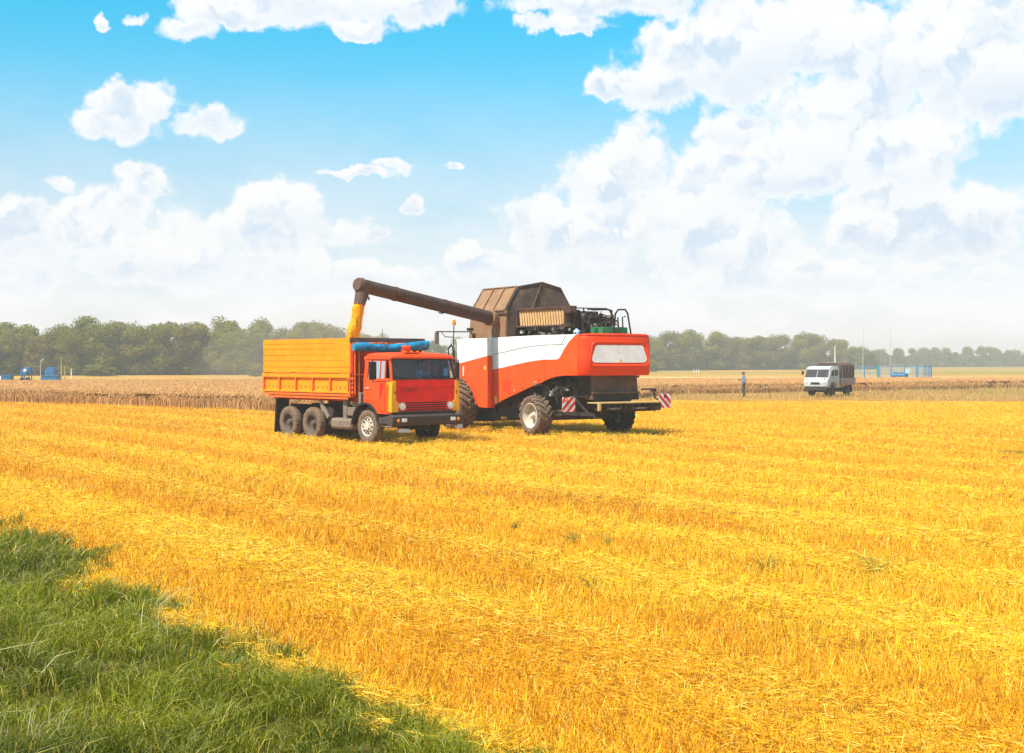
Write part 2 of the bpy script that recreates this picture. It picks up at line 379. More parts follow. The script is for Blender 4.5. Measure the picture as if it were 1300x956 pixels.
stt = n.v('MULTIPLY', mp.outputs[0], (.6, 2.4, 1))
f1 = n.noise(stt, 5, 6, .75); f2 = n.noise(tco, 38, 4, .75); f3 = n.noise(n.v('MULTIPLY', mp.outputs[0], (.15, 1, 1)), .5, 5, .6)
cc = n.mix(n.mr(f1, .3, .7), (.62, .50, .42), (1.1, 1.08, 1.0)); cc = n.mix(1., cc, n.mix(n.mr(f2, .3, .68), (.45, .36, .28), (1.15, 1.15, 1.2)), 'MULTIPLY')
cc = n.mix(1., cc, n.mix(n.mr(f3, .3, .7), (.72, .62, .55), (1.15, 1.15, 1.15)), 'MULTIPLY')
at = [q for q in gmat.node_tree.nodes if q.type == 'ATTRIBUTE'][0]
n.l(n.mix(1., at.outputs['Color'], cc, 'MULTIPLY'), bs.inputs['Base Color'])
bn = n.n('ShaderNodeBump'); bn.inputs['Strength'].default_value = .8; bn.inputs['Distance'].default_value = .05
n.l(n.m('ADD', f1, f2), bn.inputs['Height']); n.l(bn.outputs[0], bs.inputs['Normal'])
tag(fastmesh('ground', np.stack([x, y, Z.ravel()], 1), F, gmat, C0, True), kind='structure')
# pale track of cleared straw beyond the wheat
tx = np.linspace(-5, 160, 60); 
tv = np.concatenate([np.stack([tx, 203 + .06 * tx, tx * 0 + .004], 1), np.stack([tx, 216 + .06 * tx, tx * 0 + .004], 1)])
tf = [(i, i + 1, i + 61, i + 60) for i in range(59)]
M['track'] = mat('track_straw', (.74, .50, .24), .95, (.6, .4, .2), .5, .3)
tag(fastmesh('path', tv, tf, M['track']), kind='structure')

# ---------------------------------------------------------------- straw, wheat, grass: ribbons
def ribbons(name, base, vecs, width, cols, ma, tipw=.3, sag=None, colvar=None, **tg):
    """vecs: list of (N,3) steps; a flat strip per stem with a random side vector"""
    N = len(base); K = len(vecs); ang = rng.uniform(0, 2 * math.pi, N)
    d = sum(vecs); side = np.cross(d, np.stack([np.cos(ang), np.sin(ang), np.sin(ang * 3) * .6], 1))
    side /= np.linalg.norm(side, axis=1)[:, None] + 1e-9; side *= (width / 2)[:, None]
    V = np.empty((N, K + 1, 2, 3), np.float32); p = base.copy()
    for k in range(K + 1):
        w = 1 - (1 - tipw) * (k / K) ** 1.5
        V[:, k, 0] = p - side * w; V[:, k, 1] = p + side * w
        if k < K: p = p + vecs[k]
    b = (np.arange(N) * (K + 1) * 2)[:, None]
    q = np.concatenate([np.array([[2 * k, 2 * k + 1, 2 * k + 3, 2 * k + 2]]) for k in range(K)], 0)
    F = (b[:, None, :] + q[None]).reshape(-1, 4)
    Cc = np.repeat(cols, (K + 1) * 2, 0)
    return tag(fastmesh(name, V.reshape(-1, 3), F, ma, Cc), **tg)
straw_m = attr_mat('straw', .75, .12, .12); leaf_m = attr_mat('grass_blade', .5, .3, .4)
def field_pts(N, y0, y1):
    y = y0 * (y1 / y0) ** rng.random(N); x = rng.uniform(-1, 1, N) * (.40 * y + 1.2); return x, y
def straw_cols(x, y, n, up):
    u, v = rows(x, y); b = np.clip(band(x, y), 0, 1); f = fbm(u * .45 + 3, v * .12, 3)
    r = rng.random(n); t = np.clip(b * .85 + (f - .5) * 2.0 + (fbm(x * .6, y * .6, 3) - .5) * 1.1 + (r - .5) * .7 + .12, 0, 1)
    c = lerp(Y_OR, Y_BR, t); pale = (rng.random(n) < .12 + .28 * np.clip(b - .5, 0, 1)); c[pale] = Y_PALE
    dk = rng.random(n) < (.10 if up else .05) + .30 * np.clip(fbm(x * 1.7 + 20, y * 1.7, 3) - .58, 0, 1) * 3; c[dk] = BR
    return c * rng.uniform(.8, 1.12, n)[:, None]
# standing stubble
N = 420000; x, y = field_pts(N, 7., 78.)
u, v = rows(x, y); u = np.round(u / .15) * .15 + rng.normal(0, .018, N); x, y = UX * u + UY * v, UY * u - UX * v
keep = ~grassmask(x, y) & ~inside(WHEAT, x, y) & (rng.random(N) < 1.15 - .75 * np.clip(band(x, y), 0, 1)) & (y > 6); x, y = x[keep], y[keep]; N = len(x)
sc = np.sqrt(np.maximum(y, 10) / 10); h = rng.uniform(.06, .16, N) * (1 + .15 * (sc - 1)); 
top = np.stack([rng.normal(0, .32, N) * h, rng.normal(0, .32, N) * h, h], 1)
ribbons('standing_stubble', np.stack([x, y, gz(x, y) - .01], 1), [top], 0.0046 * sc * rng.uniform(.7, 1.3, N), straw_cols(x, y, N, True), straw_m, .8,
        label='short cut golden stubble standing in drill rows across the field', cat='stubble', kind='stuff')
# loose straw
N = 900000; x, y = field_pts(N, 7., 80.)
keep = ~grassmask(x, y) & ~inside(WHEAT, x, y) & (rng.random(N) < .35 + .9 * np.clip(band(x, y), 0, 1)); x, y = x[keep], y[keep]; N = len(x)
sc = np.sqrt(np.maximum(y, 10) / 10); a = rng.uniform(0, 2 * math.pi, N); L = rng.uniform(.03, .15, N) * sc ** .30; ti = rng.normal(.10, .22, N)
hh = np.clip(band(x, y), 0, 1) * rng.random(N) ** 1.5 * .10 + .02
stp = np.stack([np.cos(a) * L, np.sin(a) * L, ti * L], 1); bend = rng.normal(0, .25, (N, 3)) * L[:, None] * .5; bend[:, 2] *= .5
ribbons('loose_straw', np.stack([x, y, gz(x, y) + hh], 1), [stp * .5 + bend * .5, stp * .5 - bend * .5 - np.array([0, 0, 1]) * (L * .06)[:, None]], 0.0034 * sc ** .9 * rng.uniform(.6, 1.4, N), straw_cols(x, y, N, False), straw_m, .8,
        label='loose yellow straw strewn in swaths over the cut field', cat='straw', kind='stuff')
# green verge grass, bottom left
def grass(name, N, hmin, hmax, cset, wid, sel, lean, **tg):
    y = 6.5 * (21 / 6.5) ** rng.random(N); x = rng.uniform(-1, .35, N) * (.42 * y + 1.5)
    k = sel(x, y) & (rng.random(len(x)) < np.clip((fbm(x * 1.3 + 90, y * 1.3, 3) - .30) * 6, .45, 1)); x, y = x[k], y[k]; N = len(x)
    cl = fbm(x * 2.1 + 40, y * 2.1, 3); h = rng.uniform(hmin, hmax, N) * (.35 + 1.3 * np.clip((cl - .25) * 1.8, 0, 1))
    a = rng.uniform(0, 2 * math.pi, N); l = rng.uniform(.1, lean, N) * h; d = np.stack([np.cos(a), np.sin(a), a * 0], 1) + np.array([.12, .05, 0])
    up = np.array([0, 0, 1.])
    v1 = up * (h * .45)[:, None] + d * (l * .15)[:, None]; v2 = up * (h * .35)[:, None] + d * (l * .35)[:, None]; v3 = up * (h * .12)[:, None] + d * (l * .6)[:, None]
    t = np.clip((fbm(x * .9, y * .9 + 70, 3) - .35) * 3 + rng.normal(0, .25, N), 0, 1); c = lerp(cset[0], cset[1], t)
    dry = rng.random(N) < cset[3]; c[dry] = cset[2]
    return ribbons(name, np.stack([x, y, gz(x, y) - .01], 1), [v1, v2, v3], wid * rng.uniform(.6, 1.4, N) * np.sqrt(y / 10), c * rng.uniform(.7, 1.25, N)[:, None], leaf_m, .15, **tg)
grass('verge_grass', 320000, .06, .20, [(.11, .13, .001), (.27, .27, .003), (.58, .42, .06), .10], .007, grassmask, .9,
      label='tall green verge grass filling the bottom left corner', cat='grass', kind='stuff')
grass('dry_verge_stems', 14000, .15, .38, [(.42, .40, .12), (.50, .50, .22), (.66, .54, .24), .3], .006, lambda x, y: grassmask(x, y) & (fbm(x * .8 + 9, y * .8, 2) > .55), 1.2,
      label='pale dry seed stems standing among the green verge grass', cat='dry grass', kind='stuff')

# uncut wheat
def wheat_top(x, y): return .74 + .10 * (fbm(x * .5, y * .5, 3) - .5) + .04 * (fbm(x * 3, y * 3, 2) - .5)
gx, gy = np.meshgrid(np.arange(-92, 82, .6), np.arange(59, 162, .6)); ins = inside(WHEAT, gx + .3, gy + .3)
zz = wheat_top(gx, gy) - .07 + rng.normal(0, .02, gx.shape); ny, nx = gx.shape; idx = np.arange(nx * ny).reshape(ny, nx)
Fw = np.stack([idx[:-1, :-1], idx[:-1, 1:], idx[1:, 1:], idx[1:, :-1]], -1)[ins[:-1, :-1]]
V = np.stack([gx, gy, zz], -1).reshape(-1, 3)
W_A, W_B, W_C = (.62, .335, .125), (.57, .295, .105), (.71, .395, .15)
cw = lerp(W_B, W_A, np.clip((fbm(gx * .12, gy * .35, 4) - .3) * 2.4, 0, 1)).reshape(-1, 3) * rng.uniform(.85, 1.12, nx * ny)[:, None]
E0 = []; front = WHEAT[0:10]
pts = [np.array(p, float) for p in front]
N = 170000; seg = [np.linalg.norm(pts[i + 1] - pts[i]) for i in range(len(pts) - 1)]; cum = np.cumsum(seg) / sum(seg)
r = rng.random(N); si = np.searchsorted(cum, r); A_ = np.array(pts)[si]; B_ = np.array(pts)[si + 1]; t = rng.random(N)[:, None]
e = A_ * (1 - t) + B_ * t; nrm = np.stack([-(B_ - A_)[:, 1], (B_ - A_)[:, 0]], 1); nrm /= np.linalg.norm(nrm, axis=1)[:, None]
e = e + nrm * ((off := rng.exponential(.9, N) - .45)[:, None]) + nrm * (fbm(e[:, 0] * .25, e[:, 1] * .25, 2) - .5)[:, None] * 1.2
hw = wheat_top(e[:, 0], e[:, 1]) * rng.uniform(.55, 1.10, N) * np.clip(.60 + .5 * (off + .45) / .5, 0, 1)
x2 = rng.uniform(-60, 62, 300000); y2 = rng.uniform(60, 150, 300000); k = inside(WHEAT, x2, y2) & (np.abs(x2) < .40 * y2); x2, y2 = x2[k], y2[k]
bx = np.concatenate([e[:, 0], x2]); by = np.concatenate([e[:, 1], y2]); N = len(bx)
hh = np.concatenate([hw, wheat_top(x2, y2) * rng.uniform(.92, 1.05, len(x2))])
ln = rng.normal(0, .05, (N, 2)); v1 = np.stack([ln[:, 0] * hh, ln[:, 1] * hh, hh * .8], 1); v2 = np.stack([ln[:, 0] * hh * 1.2 + .02, ln[:, 1] * hh, hh * .2], 1)
tt = rng.random(N); cs = lerp(W_B, W_C, tt) * rng.uniform(.8, 1.1, N)[:, None]; cs[rng.random(N) < .03] = (.46, .25, .09)
wb = ribbons('wheat_stems_tmp', np.stack([bx, by, bx * 0], 1), [v1, v2], rng.uniform(.022, .048, N), cs, straw_m, .9)
nv = len(V); Vs = np.empty(len(wb.data.vertices) * 3, np.float32); wb.data.vertices.foreach_get('co', Vs); Vs = Vs.reshape(-1, 3)
Fs = np.empty(len(wb.data.loops), np.int32); wb.data.loops.foreach_get('vertex_index', Fs); Cs = np.repeat(cs, 6, 0)
bpy.data.objects.remove(wb)
ww = []; wf = []                                  # stem mass behind the first rows
for i in range(len(pts) - 1):
    a, b = pts[i], pts[i + 1]; nn = np.array([-(b - a)[1], (b - a)[0]]); nn /= np.linalg.norm(nn)
    for p in (a, b): ww += [(*(p + nn * 1.4), 0), (*(p + nn * 1.4), .58)]
    j = 4 * i; wf.append((j, j + 2, j + 3, j + 1))
nv2 = nv + len(Vs)
tag(fastmesh('wheat_crop', np.concatenate([V, Vs, np.array(ww)]), np.concatenate([Fw, Fs.reshape(-1, 4) + nv, np.array(wf) + nv2]), straw_m,
             np.concatenate([cw, Cs, np.tile(np.array([(.68, .38, .14)]), (len(ww), 1))])),
    label='uncut tan wheat standing behind the orange truck and harvester', cat='wheat', kind='stuff')
# rough dry grass between stubble and wheat on the right
N = 26000; x = rng.uniform(6, 60, N); y = rng.uniform(80, 128, N)
k = ~inside(WHEAT, x, y) & (y > 81 + 6 * fbm(x * .2, y * .2, 2)) & (fbm(x * .25, y * .25, 3) > .40); x, y = x[k], y[k]; N = len(x)
h = rng.uniform(.06, .30, N) * (.6 + .8 * fbm(x * .4, y * .4, 2)); l = rng.normal(0, .3, (N, 2)) * h[:, None]
ribbons('rough_grass', np.stack([x, y, x * 0], 1), [np.concatenate([l, h[:, None]], 1)], rng.uniform(.02, .05, N), lerp((.60, .34, .10), (.40, .30, .08), rng.random(N)), straw_m, .4,
        label='rough dry grass strip around the grey-white van in front of the wheat', cat='dry grass', kind='stuff')

# small green weeds in the stubble
wi = 0
weed_lb = ['small green weed in the straw, nearest the image centre', 'green weed with tall thin stalk in the straw', 'low green weed beside the taller weed in the stubble', 'spreading green weed right of centre in the stubble',
           'dark green weed in the stubble near the bottom right', 'faint green sprig among straw left of the centre weeds', 'small weed sprig near the verge grass edge']
for (x, y, s_) in [(.80, 18.2, .16), (1.25, 17.9, .20), (.05, 19.6, .11), (2.9, 15.3, .26), (-.5, 24.0, .1), (4.2, 15.4, .28), (5.4, 12.4, .2), (.85, 14.3, .14)]:
    m = MB()
    for k in range(34):
        a = random.uniform(0, 6.28); h = random.uniform(.15, 1) ** 1.3 * s_; d = random.uniform(.3, 1.1) * s_; q = Vector((math.cos(a) * d, math.sin(a) * d, h)); m.tube([(0, 0, 0), q * .55 + Vector((0, 0, h * .2)), q], .0022, 3)
        for t in (.4, .6, .8, 1.0):
            c0 = q * t + Vector((0, 0, h * .2 * (1 - t))); aa = random.uniform(0, 6.28); L = random.uniform(.012, .03); e1 = Vector((math.cos(aa), math.sin(aa), random.uniform(-.3, .5))) * L; e2 = Vector((-math.sin(aa), math.cos(aa), random.uniform(-.3, .3))) * L * .35
            m.add([c0, c0 + e1 * .5 + e2, c0 + e1, c0 + e1 * .5 - e2], [(0, 1, 2, 3)])
    if 'weed' not in M: M['weed'] = mat('weed_green', (.14, .20, .03), .6, var=.3)
    lb = weed_lb[wi] if wi < len(weed_lb) else 'tiny green weed in straw below the centre weeds'; wi += 1
    m.build('weed', 'weed', loc=(x, y, float(gz(x, y))), smooth=0, label=lb, cat='weed', group='green weeds growing in the stubble')
N = 3000; x = rng.uniform(12.6, 16.5, N); y = rng.normal(34.2, .45, N); h = rng.uniform(.05, .16, N)
ribbons('green_regrowth', np.stack([x, y, gz(x, y)], 1), [np.stack([rng.normal(0, .05, N), rng.normal(0, .05, N), h], 1)], rng.uniform(.012, .02, N), lerp((.10, .20, .02), (.22, .30, .03), rng.random(N)), leaf_m, .3,
        label='patch of short green regrowth in the stubble at the right edge', cat='grass', kind='stuff')
# ---------------------------------------------------------------- wheels
def road_tyre(mb, c, r, w, side=1):
    h = w / 2; prof = [(r * .55, -h * .8), (r * .62, -h * .95), (r * .8, -h * 1.05), (r * .93, -h), (r * .985, -h * .82), (r, -h * .4), (r, h * .4), (r * .985, h * .82), (r * .93, h), (r * .8, h * 1.05), (r * .62, h * .95), (r * .55, h * .8)]
    mb.lathe(prof, c, 'y', 96, closed=True, mod=lambda k, j: (-.022 if (k // 1) % 3 == 0 and j in (3, 4, 7, 8) else (-.012 if k % 3 == 1 and j in (5, 6) else 0)))
def truck_wheel(root, c, r, w, out, kind, m_t, group=None):
    t = empty('wheel', c); t.parent = root
    mb = MB(); road_tyre(mb, (0, 0, 0), r, w); mb.build('tyre', m_t, t, smooth=40)
    mb = MB(); o = out * w / 2; ro = r * .58
    if kind == 'front':
        mb.lathe([(ro, -o * .8), (ro, o * .85), (ro * .97, o * .98), (ro * .9, o * .9), (ro * .84, o * .72), (ro * .60, o * .86), (ro * .42, o * 1.0), (ro * .36, o * 1.25), (0, o * 1.28)], (0, 0, 0), 'y', 40)
        m2 = mb
        for k in range(10):
            a = k * math.pi / 5; m2.tube([(math.cos(a) * ro * .71, o * .82 - out * .01, math.sin(a) * ro * .71), (math.cos(a) * ro * .71, o * .82 + out * .022, math.sin(a) * ro * .71)], ro * .085, 10, mi=1)
        m3 = mb
        for k in range(10):
            a = (k + .5) * math.pi / 5; m3.tube([(math.cos(a) * ro * .5, o * .9, math.sin(a) * ro * .5), (math.cos(a) * ro * .5, o * 1.08, math.sin(a) * ro * .5)], ro * .05, 6, mi=1)
        mb.build('rim', ['rim', 'dark'], t, smooth=40)
    else:
        mb.lathe([(ro, o * .85), (ro * .97, o * .98), (ro * .9, o * .9), (ro * .82, o * .3), (ro * .78, -o * .3), (ro * .5, -o * .45), (ro * .42, -o * .1), (ro * .30, o * .45), (ro * .27, o * .8), (0, o * .85)], (0, 0, 0), 'y', 40)
        for k in range(10):
            a = k * math.pi / 5; mb.tube([(math.cos(a) * ro * .6, -o * .45, math.sin(a) * ro * .6), (math.cos(a) * ro * .6, -o * .2, math.sin(a) * ro * .6)], ro * .05, 6)
        mb.build('rim', 'rimdark', t, smooth=40)
    return t
def lug_wheel(root, c, r, w, out, m_t, rim, lugs=20, hub='dark'):
    t = empty('wheel', c); t.parent = root
    h = w / 2; mb = MB(); rb = r * .93
    mb.lathe([(r * .60, -h * .8), (r * .66, -h * .95), (r * .82, -h * 1.02), (rb * .96, -h * .92), (rb, -h * .6), (rb * 1.01, 0), (rb, h * .6), (rb * .96, h * .92), (r * .82, h * 1.02), (r * .66, h * .95), (r * .60, h * .8)], (0, 0, 0), 'y', 56, closed=True)
    def pt(a, y, rr): return Vector((math.cos(a) * rr, y, math.sin(a) * rr))
    st = 2 * math.pi / lugs
    for k in range(lugs):
        for sd in (-1, 1):
            a0 = (k + (0 if sd > 0 else .5)) * st
            ch = [(a0, -.06 * sd * w, rb, r), (a0 - st * .45, .20 * sd * w, rb, r), (a0 - st * .95, .44 * sd * w, rb * .975, r * .985), (a0 - st * 1.15, .53 * sd * w, rb * .90, r * .92)]
            wd = st * .17
            for (A, y0, i0, o0), (B_, y1, i1, o1) in zip(ch[:-1], ch[1:]):
                vs = [pt(A - wd, y0, i0 - .03), pt(A + wd, y0, i0 - .03), pt(A + wd * .8, y0, o0), pt(A - wd * .8, y0, o0), pt(B_ - wd, y1, i1 - .03), pt(B_ + wd, y1, i1 - .03), pt(B_ + wd * .8, y1, o1), pt(B_ - wd * .8, y1, o1)]
                mb.add(vs, [(0, 1, 2, 3), (7, 6, 5, 4), (0, 4, 5, 1), (1, 5, 6, 2), (2, 6, 7, 3), (3, 7, 4, 0)])
    mb.build('tyre', m_t, t, smooth=30)
    o = out * h; q = r * .62; mb = MB()
    mb.lathe([(q, o * .8), (q * 1.02, o * .9), (q * .95, o * .92), (q * .90, o * .6), (q * .86, o * .25), (q * .5, o * .10), (q * .42, o * .14)], (0, 0, 0), 'y', 40)
    mb.build('rim', rim, t, smooth=40)
    mb = MB(); mb.lathe([(q * .43, o * .12), (q * .36, o * .2), (q * .2, o * .26), (q * .17, o * .75), (q * .12, o * .82), (0, o * .82)], (0, 0, 0), 'y', 20)
    for k in range(8):
        a = k * math.pi / 4; mb.tube([(math.cos(a) * q * .33, o * .1, math.sin(a) * q * .33), (math.cos(a) * q * .33, o * .34, math.sin(a) * q * .33)], q * .04, 6)
    mb.build('hub', hub, t, smooth=40); return t

# ---------------------------------------------------------------- people
def skinned(name, verts, edges, radii, root, sub=2):
    me = bpy.data.meshes.new(name + '_cage'); me.from_pydata(verts, edges, []); o = bpy.data.objects.new(name + '_cage', me); COL.objects.link(o)
    m = o.modifiers.new('skin', 'SKIN'); m.use_smooth_shade = True
    for i, r in enumerate(radii): me.skin_vertices[0].data[i].radius = r if isinstance(r, tuple) else (r, r)
    me.skin_vertices[0].data[root].use_root = True
    s = o.modifiers.new('sub', 'SUBSURF'); s.levels = sub; s.render_levels = sub
    bpy.context.view_layer.update()
    r = bpy.data.meshes.new_from_object(o.evaluated_get(bpy.context.evaluated_depsgraph_get())); bpy.data.objects.remove(o); return r
def person(loc, rz, J, mats, zone, **tg):
    """J: joint name -> position, metres, facing +x; one continuous body with face, ears, fingers"""
    names = ['pelvis', 'belly', 'chest', 'neck', 'headb', 'headc', 'headt', 'shL', 'elL', 'wrL', 'paL', 'shR', 'elR', 'wrR', 'paR', 'hiL', 'knL', 'anL', 'toL', 'hiR', 'knR', 'anR', 'toR']
    rad = [(.15, .12), (.145, .115), (.155, .12), .055, .07, (.085, .095), .07, .062, .045, .032, (.04, .02), .062, .045, .032, (.04, .02), .09, .062, .045, .04, .09, .062, .045, .04]
    E_ = [(0, 1), (1, 2), (2, 3), (3, 4), (4, 5), (5, 6), (2, 7), (7, 8), (8, 9), (9, 10), (2, 11), (11, 12), (12, 13), (13, 14), (0, 15), (15, 16), (16, 17), (17, 18), (0, 19), (19, 20), (20, 21), (21, 22)]
    V = [Vector(J[k]) for k in names]
    bm = bpy.data.meshes; body = skinned('body', V, E_, rad, 0, 2)
    mb = MB(); mb.add([v.co[:] for v in body.vertices], [list(p.vertices) for p in body.polygons]); nbody = len(mb.f)
    hc = V[5]; fx = Vector(J['look']).normalized(); fy = Vector((-fx.y, fx.x, 0)).normalized(); fz = fx.cross(fy)
    H_ = lambda a, b, c: hc + fx * a + fy * b + fz * c
    mb.tube([H_(.075, 0, .03), H_(.108, 0, -.012), H_(.085, 0, -.03)], [.008, .018, .012], 8)     # nose
    mb.tube([H_(.082, -.03, -.055), H_(.094, 0, -.052), H_(.082, .03, -.055)], [.005, .009, .005], 6)   # mouth
    for sg in (-1, 1):
        mb.tube([H_(.0, .083 * sg, -.03), H_(-.012, .100 * sg, .005), H_(0, .088 * sg, .03)], [.012, .018, .012], 8)
        mb.tube([H_(.078, .022 * sg, .012), H_(.088, .034 * sg, .012), H_(.075, .046 * sg, .012)], [.006, .010, .006], 6, mi=4)
    for sfx in 'LR':                                                                          # hands
        w, p = V[names.index('wr' + sfx)], V[names.index('pa' + sfx)]; d = (p - w).normalized(); s_ = d.cross(Vector((0, 0, 1)));
        s_ = s_.normalized() if s_.length > .1 else Vector((0, 1, 0)); u = s_.cross(d)
        for k, (o, L) in enumerate(((-.03, .065), (-.01, .075), (.01, .072), (.03, .055))):
            a = p + s_ * o; b = a + d * L * .5 - u * .012; c = b + d * L * .35 - u * .028; mb.tube([a - d * .02, a + d * .012, b, c], [.011, .010, .009, .007], 6)
        a = w + d * .03 + s_ * .03; mb.tube([a, a + s_ * .03 + d * .02, a + s_ * .035 + d * .055], [.013, .011, .008], 6)
    for i in range(nbody):
        c = sum((Vector(mb.v[j]) for j in mb.f[i]), Vector()) / len(mb.f[i]); mb.m[i] = zone(c, V, names)
    for i in range(nbody, len(mb.f)):
        pass
    root = mb.build('person', mats, loc=loc, smooth=80, **tg); root.rotation_euler.z = rz
    hb = MB(); ring = []
    for i in range(8):                                                                        # hair cap
        ph = i / 7 * 1.75
        for k in range(18):
            a = 2 * math.pi * k / 18; rr = math.sin(ph); z = math.cos(ph)
            back = .35 * max(0, math.cos(a)) ; zz = z if z > -.4 else -.4
            zz = zz if ph < 1.1 else zz + back * (ph - 1.1) * 1.3
            hb.v.append(tuple(H_(math.cos(a) * rr * .104 - .008, math.sin(a) * rr * .094, zz * .10 + .045)))
    for i in range(7):
        for k in range(18): hb.f.append([i * 18 + k, (i + 1) * 18 + k, (i + 1) * 18 + (k + 1) % 18, i * 18 + (k + 1) % 18]); hb.m.append(0)
    hb.build('hair', 'hair', root, smooth=80); return root

# ---------------------------------------------------------------- the tipper truck
TR = empty('dump_truck', (-3.38, 40.16, 0), -R(47.6), label='orange dump truck with red front panel catching grain in its tall bed', cat='truck')
TR.scale = (1, -1, 1)                                # the near side is local +y
T = TR
for y, o in ((1.08, 1), (-1.08, -1)):
    truck_wheel(T, (0, y - .02 * o, .51), .51, .27, o, 'front', 'dustrubber' if o > 0 else 'rubber')
for x in (-2.84, -4.16):
    for y, o in ((1.12, 1), (.80, 1), (-1.12, -1), (-.80, -1)):
        truck_wheel(T, (x, y, .51), .505, .26, o, 'rear', 'dustrubber' if abs(y) > 1 else 'rubber')
m = MB()                                              # ladder frame, axles, springs
for y in (.42, -.42): m.box((-5.2, y - .05, .82), (1.15, y + .05, 1.06))
for x in (-5.1, -3.5, -2.0, -.9): m.box((x - .06, -.42, .84), (x + .06, .42, 1.02))
m.tube([(0, -1, .51), (0, 1, .51)], .07); m.tube([(-2.84, -1, .51), (-2.84, 1, .51)], .10); m.tube([(-4.16, -1, .51), (-4.16, 1, .51)], .10)
for x in (-2.84, -4.16): m.lathe([(0, -.26), (.2, -.2), (.26, 0), (.2, .2), (0, .26)], (x, 0, .51), 'x', 16)
for y in (.5, -.5):
    m.tube([(-4.16, y, .66), (-3.8, y, .80), (-3.5, y, .84), (-3.2, y, .80), (-2.84, y, .66)], .05, 6); m.tube([(.65, y, .8), (.3, y, .66), (0, y, .62), (-.35, y, .66), (-.7, y, .8)], .045, 6)
m.tube([(-4.1, 0, .55), (-2.9, 0, .55), (-.6, 0, .8)], .05, 8)
m.build('chassis', 'chassis', T)
m = MB(); m.box((-1.85, .72, .38), (-.75, 1.24, .72)); m.build('storage_box', 'fueltank', T, bevel=.09)
m = MB(); m.tube([(-2.05, .55, .86), (-2.05, 1.12, .86)], [.2, .2], 18); m.tube([(-2.0, .62, .62), (-2.0, 1.1, .62)], .13, 14); m.box((-2.3, .5, .7), (-1.8, .62, 1.2))
m.build('air_tank', 'chassis', T, bevel=.02)
m = MB(); m.bar((-1.15, 1.10, .70), (-1.15, 1.10, 1.28), .16, .2); m.box((-1.05, .7, .80), (-.62, 1.16, 1.06)); m.box((-.55, .7, .9), (-.42, 1.12, 1.5)); m.build('step_box', 'fueltank', T, bevel=.02)
m = MB(); m.bar((-2.55, 1.14, 1.28), (-2.02, 1.16, .72), .05, .12); m.bar((-2.55, 1.14, 1.28), (-2.35, 1.14, .9), .04, .06); m.build('tarp_lever', 'steel', T)
m = MB(); m.tube([(-1.6, .3, 1.05), (-1.6, .3, 1.32)], .24, 16); m.build('lift_cylinder', 'rim', T)
for y in (1.02, -1.02):
    m = MB(); m.prism([(-4.93, .16), (-4.87, .16), (-4.80, .7), (-4.78, 1.24), (-4.84, 1.24)], 'y', y - .24, y + .24); m.build('mud_flap', 'dark', T)
# tipper bed
y1, y0 = 1.28, -1.42
bed = T
m = MB(); m.box((-5.5, y0 + .02, 1.40), (-.72, y1 - .02, 1.46)); m.box((-5.4, y0 + .3, 1.22), (-.8, y0 + .42, 1.40)); m.box((-5.4, y1 - .45, 1.22), (-.8, y1 - .33, 1.40))
for x in (-5.2, -4.4, -3.6, -2.8, -2.0, -1.2): m.box((x - .05, y0 + .05, 1.30), (x + .05, y1 - .05, 1.40))
m.build('bed_floor', 'wall', bed)
for y, s in ((y1, 1), (y0, -1)):
    m = MB(); m.box((-5.5, min(y, y - .04 * s), 1.46), (-.72, max(y, y - .04 * s), 1.96))
    sd = m.build('lower_side_board', 'bed', bed)
    m = MB(); m.box((-5.52, min(y + .003 * s, y + .07 * s), 1.93), (-.68, max(y + .003 * s, y + .07 * s), 2.055)); m.box((-5.52, min(y + .003 * s, y + .06 * s), 1.47), (-.68, max(y + .003 * s, y + .06 * s), 1.53)); m.build('side_rail', 'bed', sd, bevel=.01)
    m = MB()
    for k in range(6):
        x = -5.42 + k * .935; m.bar((x, y + .04 * s, 1.53), (x, y + .04 * s, 1.93), .075, .055)
    m.box((-5.50, min(y + .01 * s, y + .05 * s), 1.375), (-.66, max(y + .01 * s, y + .05 * s), 1.445)); m.box((-5.30, min(y + .01 * s, y + .03 * s), 1.29), (-.80, max(y + .01 * s, y + .03 * s), 1.35))
    m.build('side_rib', 'rib', sd, bevel=.006)
    for k in range(5):
        for j in (.25, .5, .75):
            m = MB(); x = -5.42 + (k + j) * .935; m.tube([(x, y + .002 * s, 1.62), (x, y + .006 * s, 1.66)], .012, 6); m.box((x - .009, min(y + .001 * s, y + .008 * s), 1.60), (x + .009, max(y + .001 * s, y + .008 * s), 1.68)); m.build('slot', 'dark', sd, smooth=0)
    m = MB(); zs = [2.075, 2.25, 2.44, 2.62, 2.80, 2.97, 3.125]
    for a, b in zip(zs[:-1], zs[1:]):
        dx = random.uniform(-.02, .02); m.box((-5.5 + dx, min(y - .005 * s, y - .035 * s), a + .008), (-.735, max(y - .005 * s, y - .035 * s), b - .004))
    m.build('upper_board', 'bed', bed, bevel=.004)
    for x in (-5.46, -3.0, -.78): m = MB(); m.box((x - .03, min(y - .04 * s, y - .09 * s), 1.46), (x + .03, max(y - .04 * s, y - .09 * s), 3.12)); m.build('post', 'rib', bed)
    for x in (-4.325, -3.05): m = MB(); m.bar((x - .45, y + .055 * s, 2.075), (x + .45, y + .055 * s, 2.072), .05, .03); m.build('latch_bar', 'rib', sd)
m = MB(); m.box((-5.56, y0, 1.46), (-5.51, y1, 1.98)); m.box((-5.55, y0 + .02, 2.02), (-5.515, y1 - .02, 3.1)); m.build('tailgate', 'bed', bed)
m = MB(); m.box((-.715, y0, 1.35), (-.67, y1, 2.98))
for z in (1.46, 2.06): m.box((-.668, y0 - .01, z), (-.62, y1 + .01, z + .08))
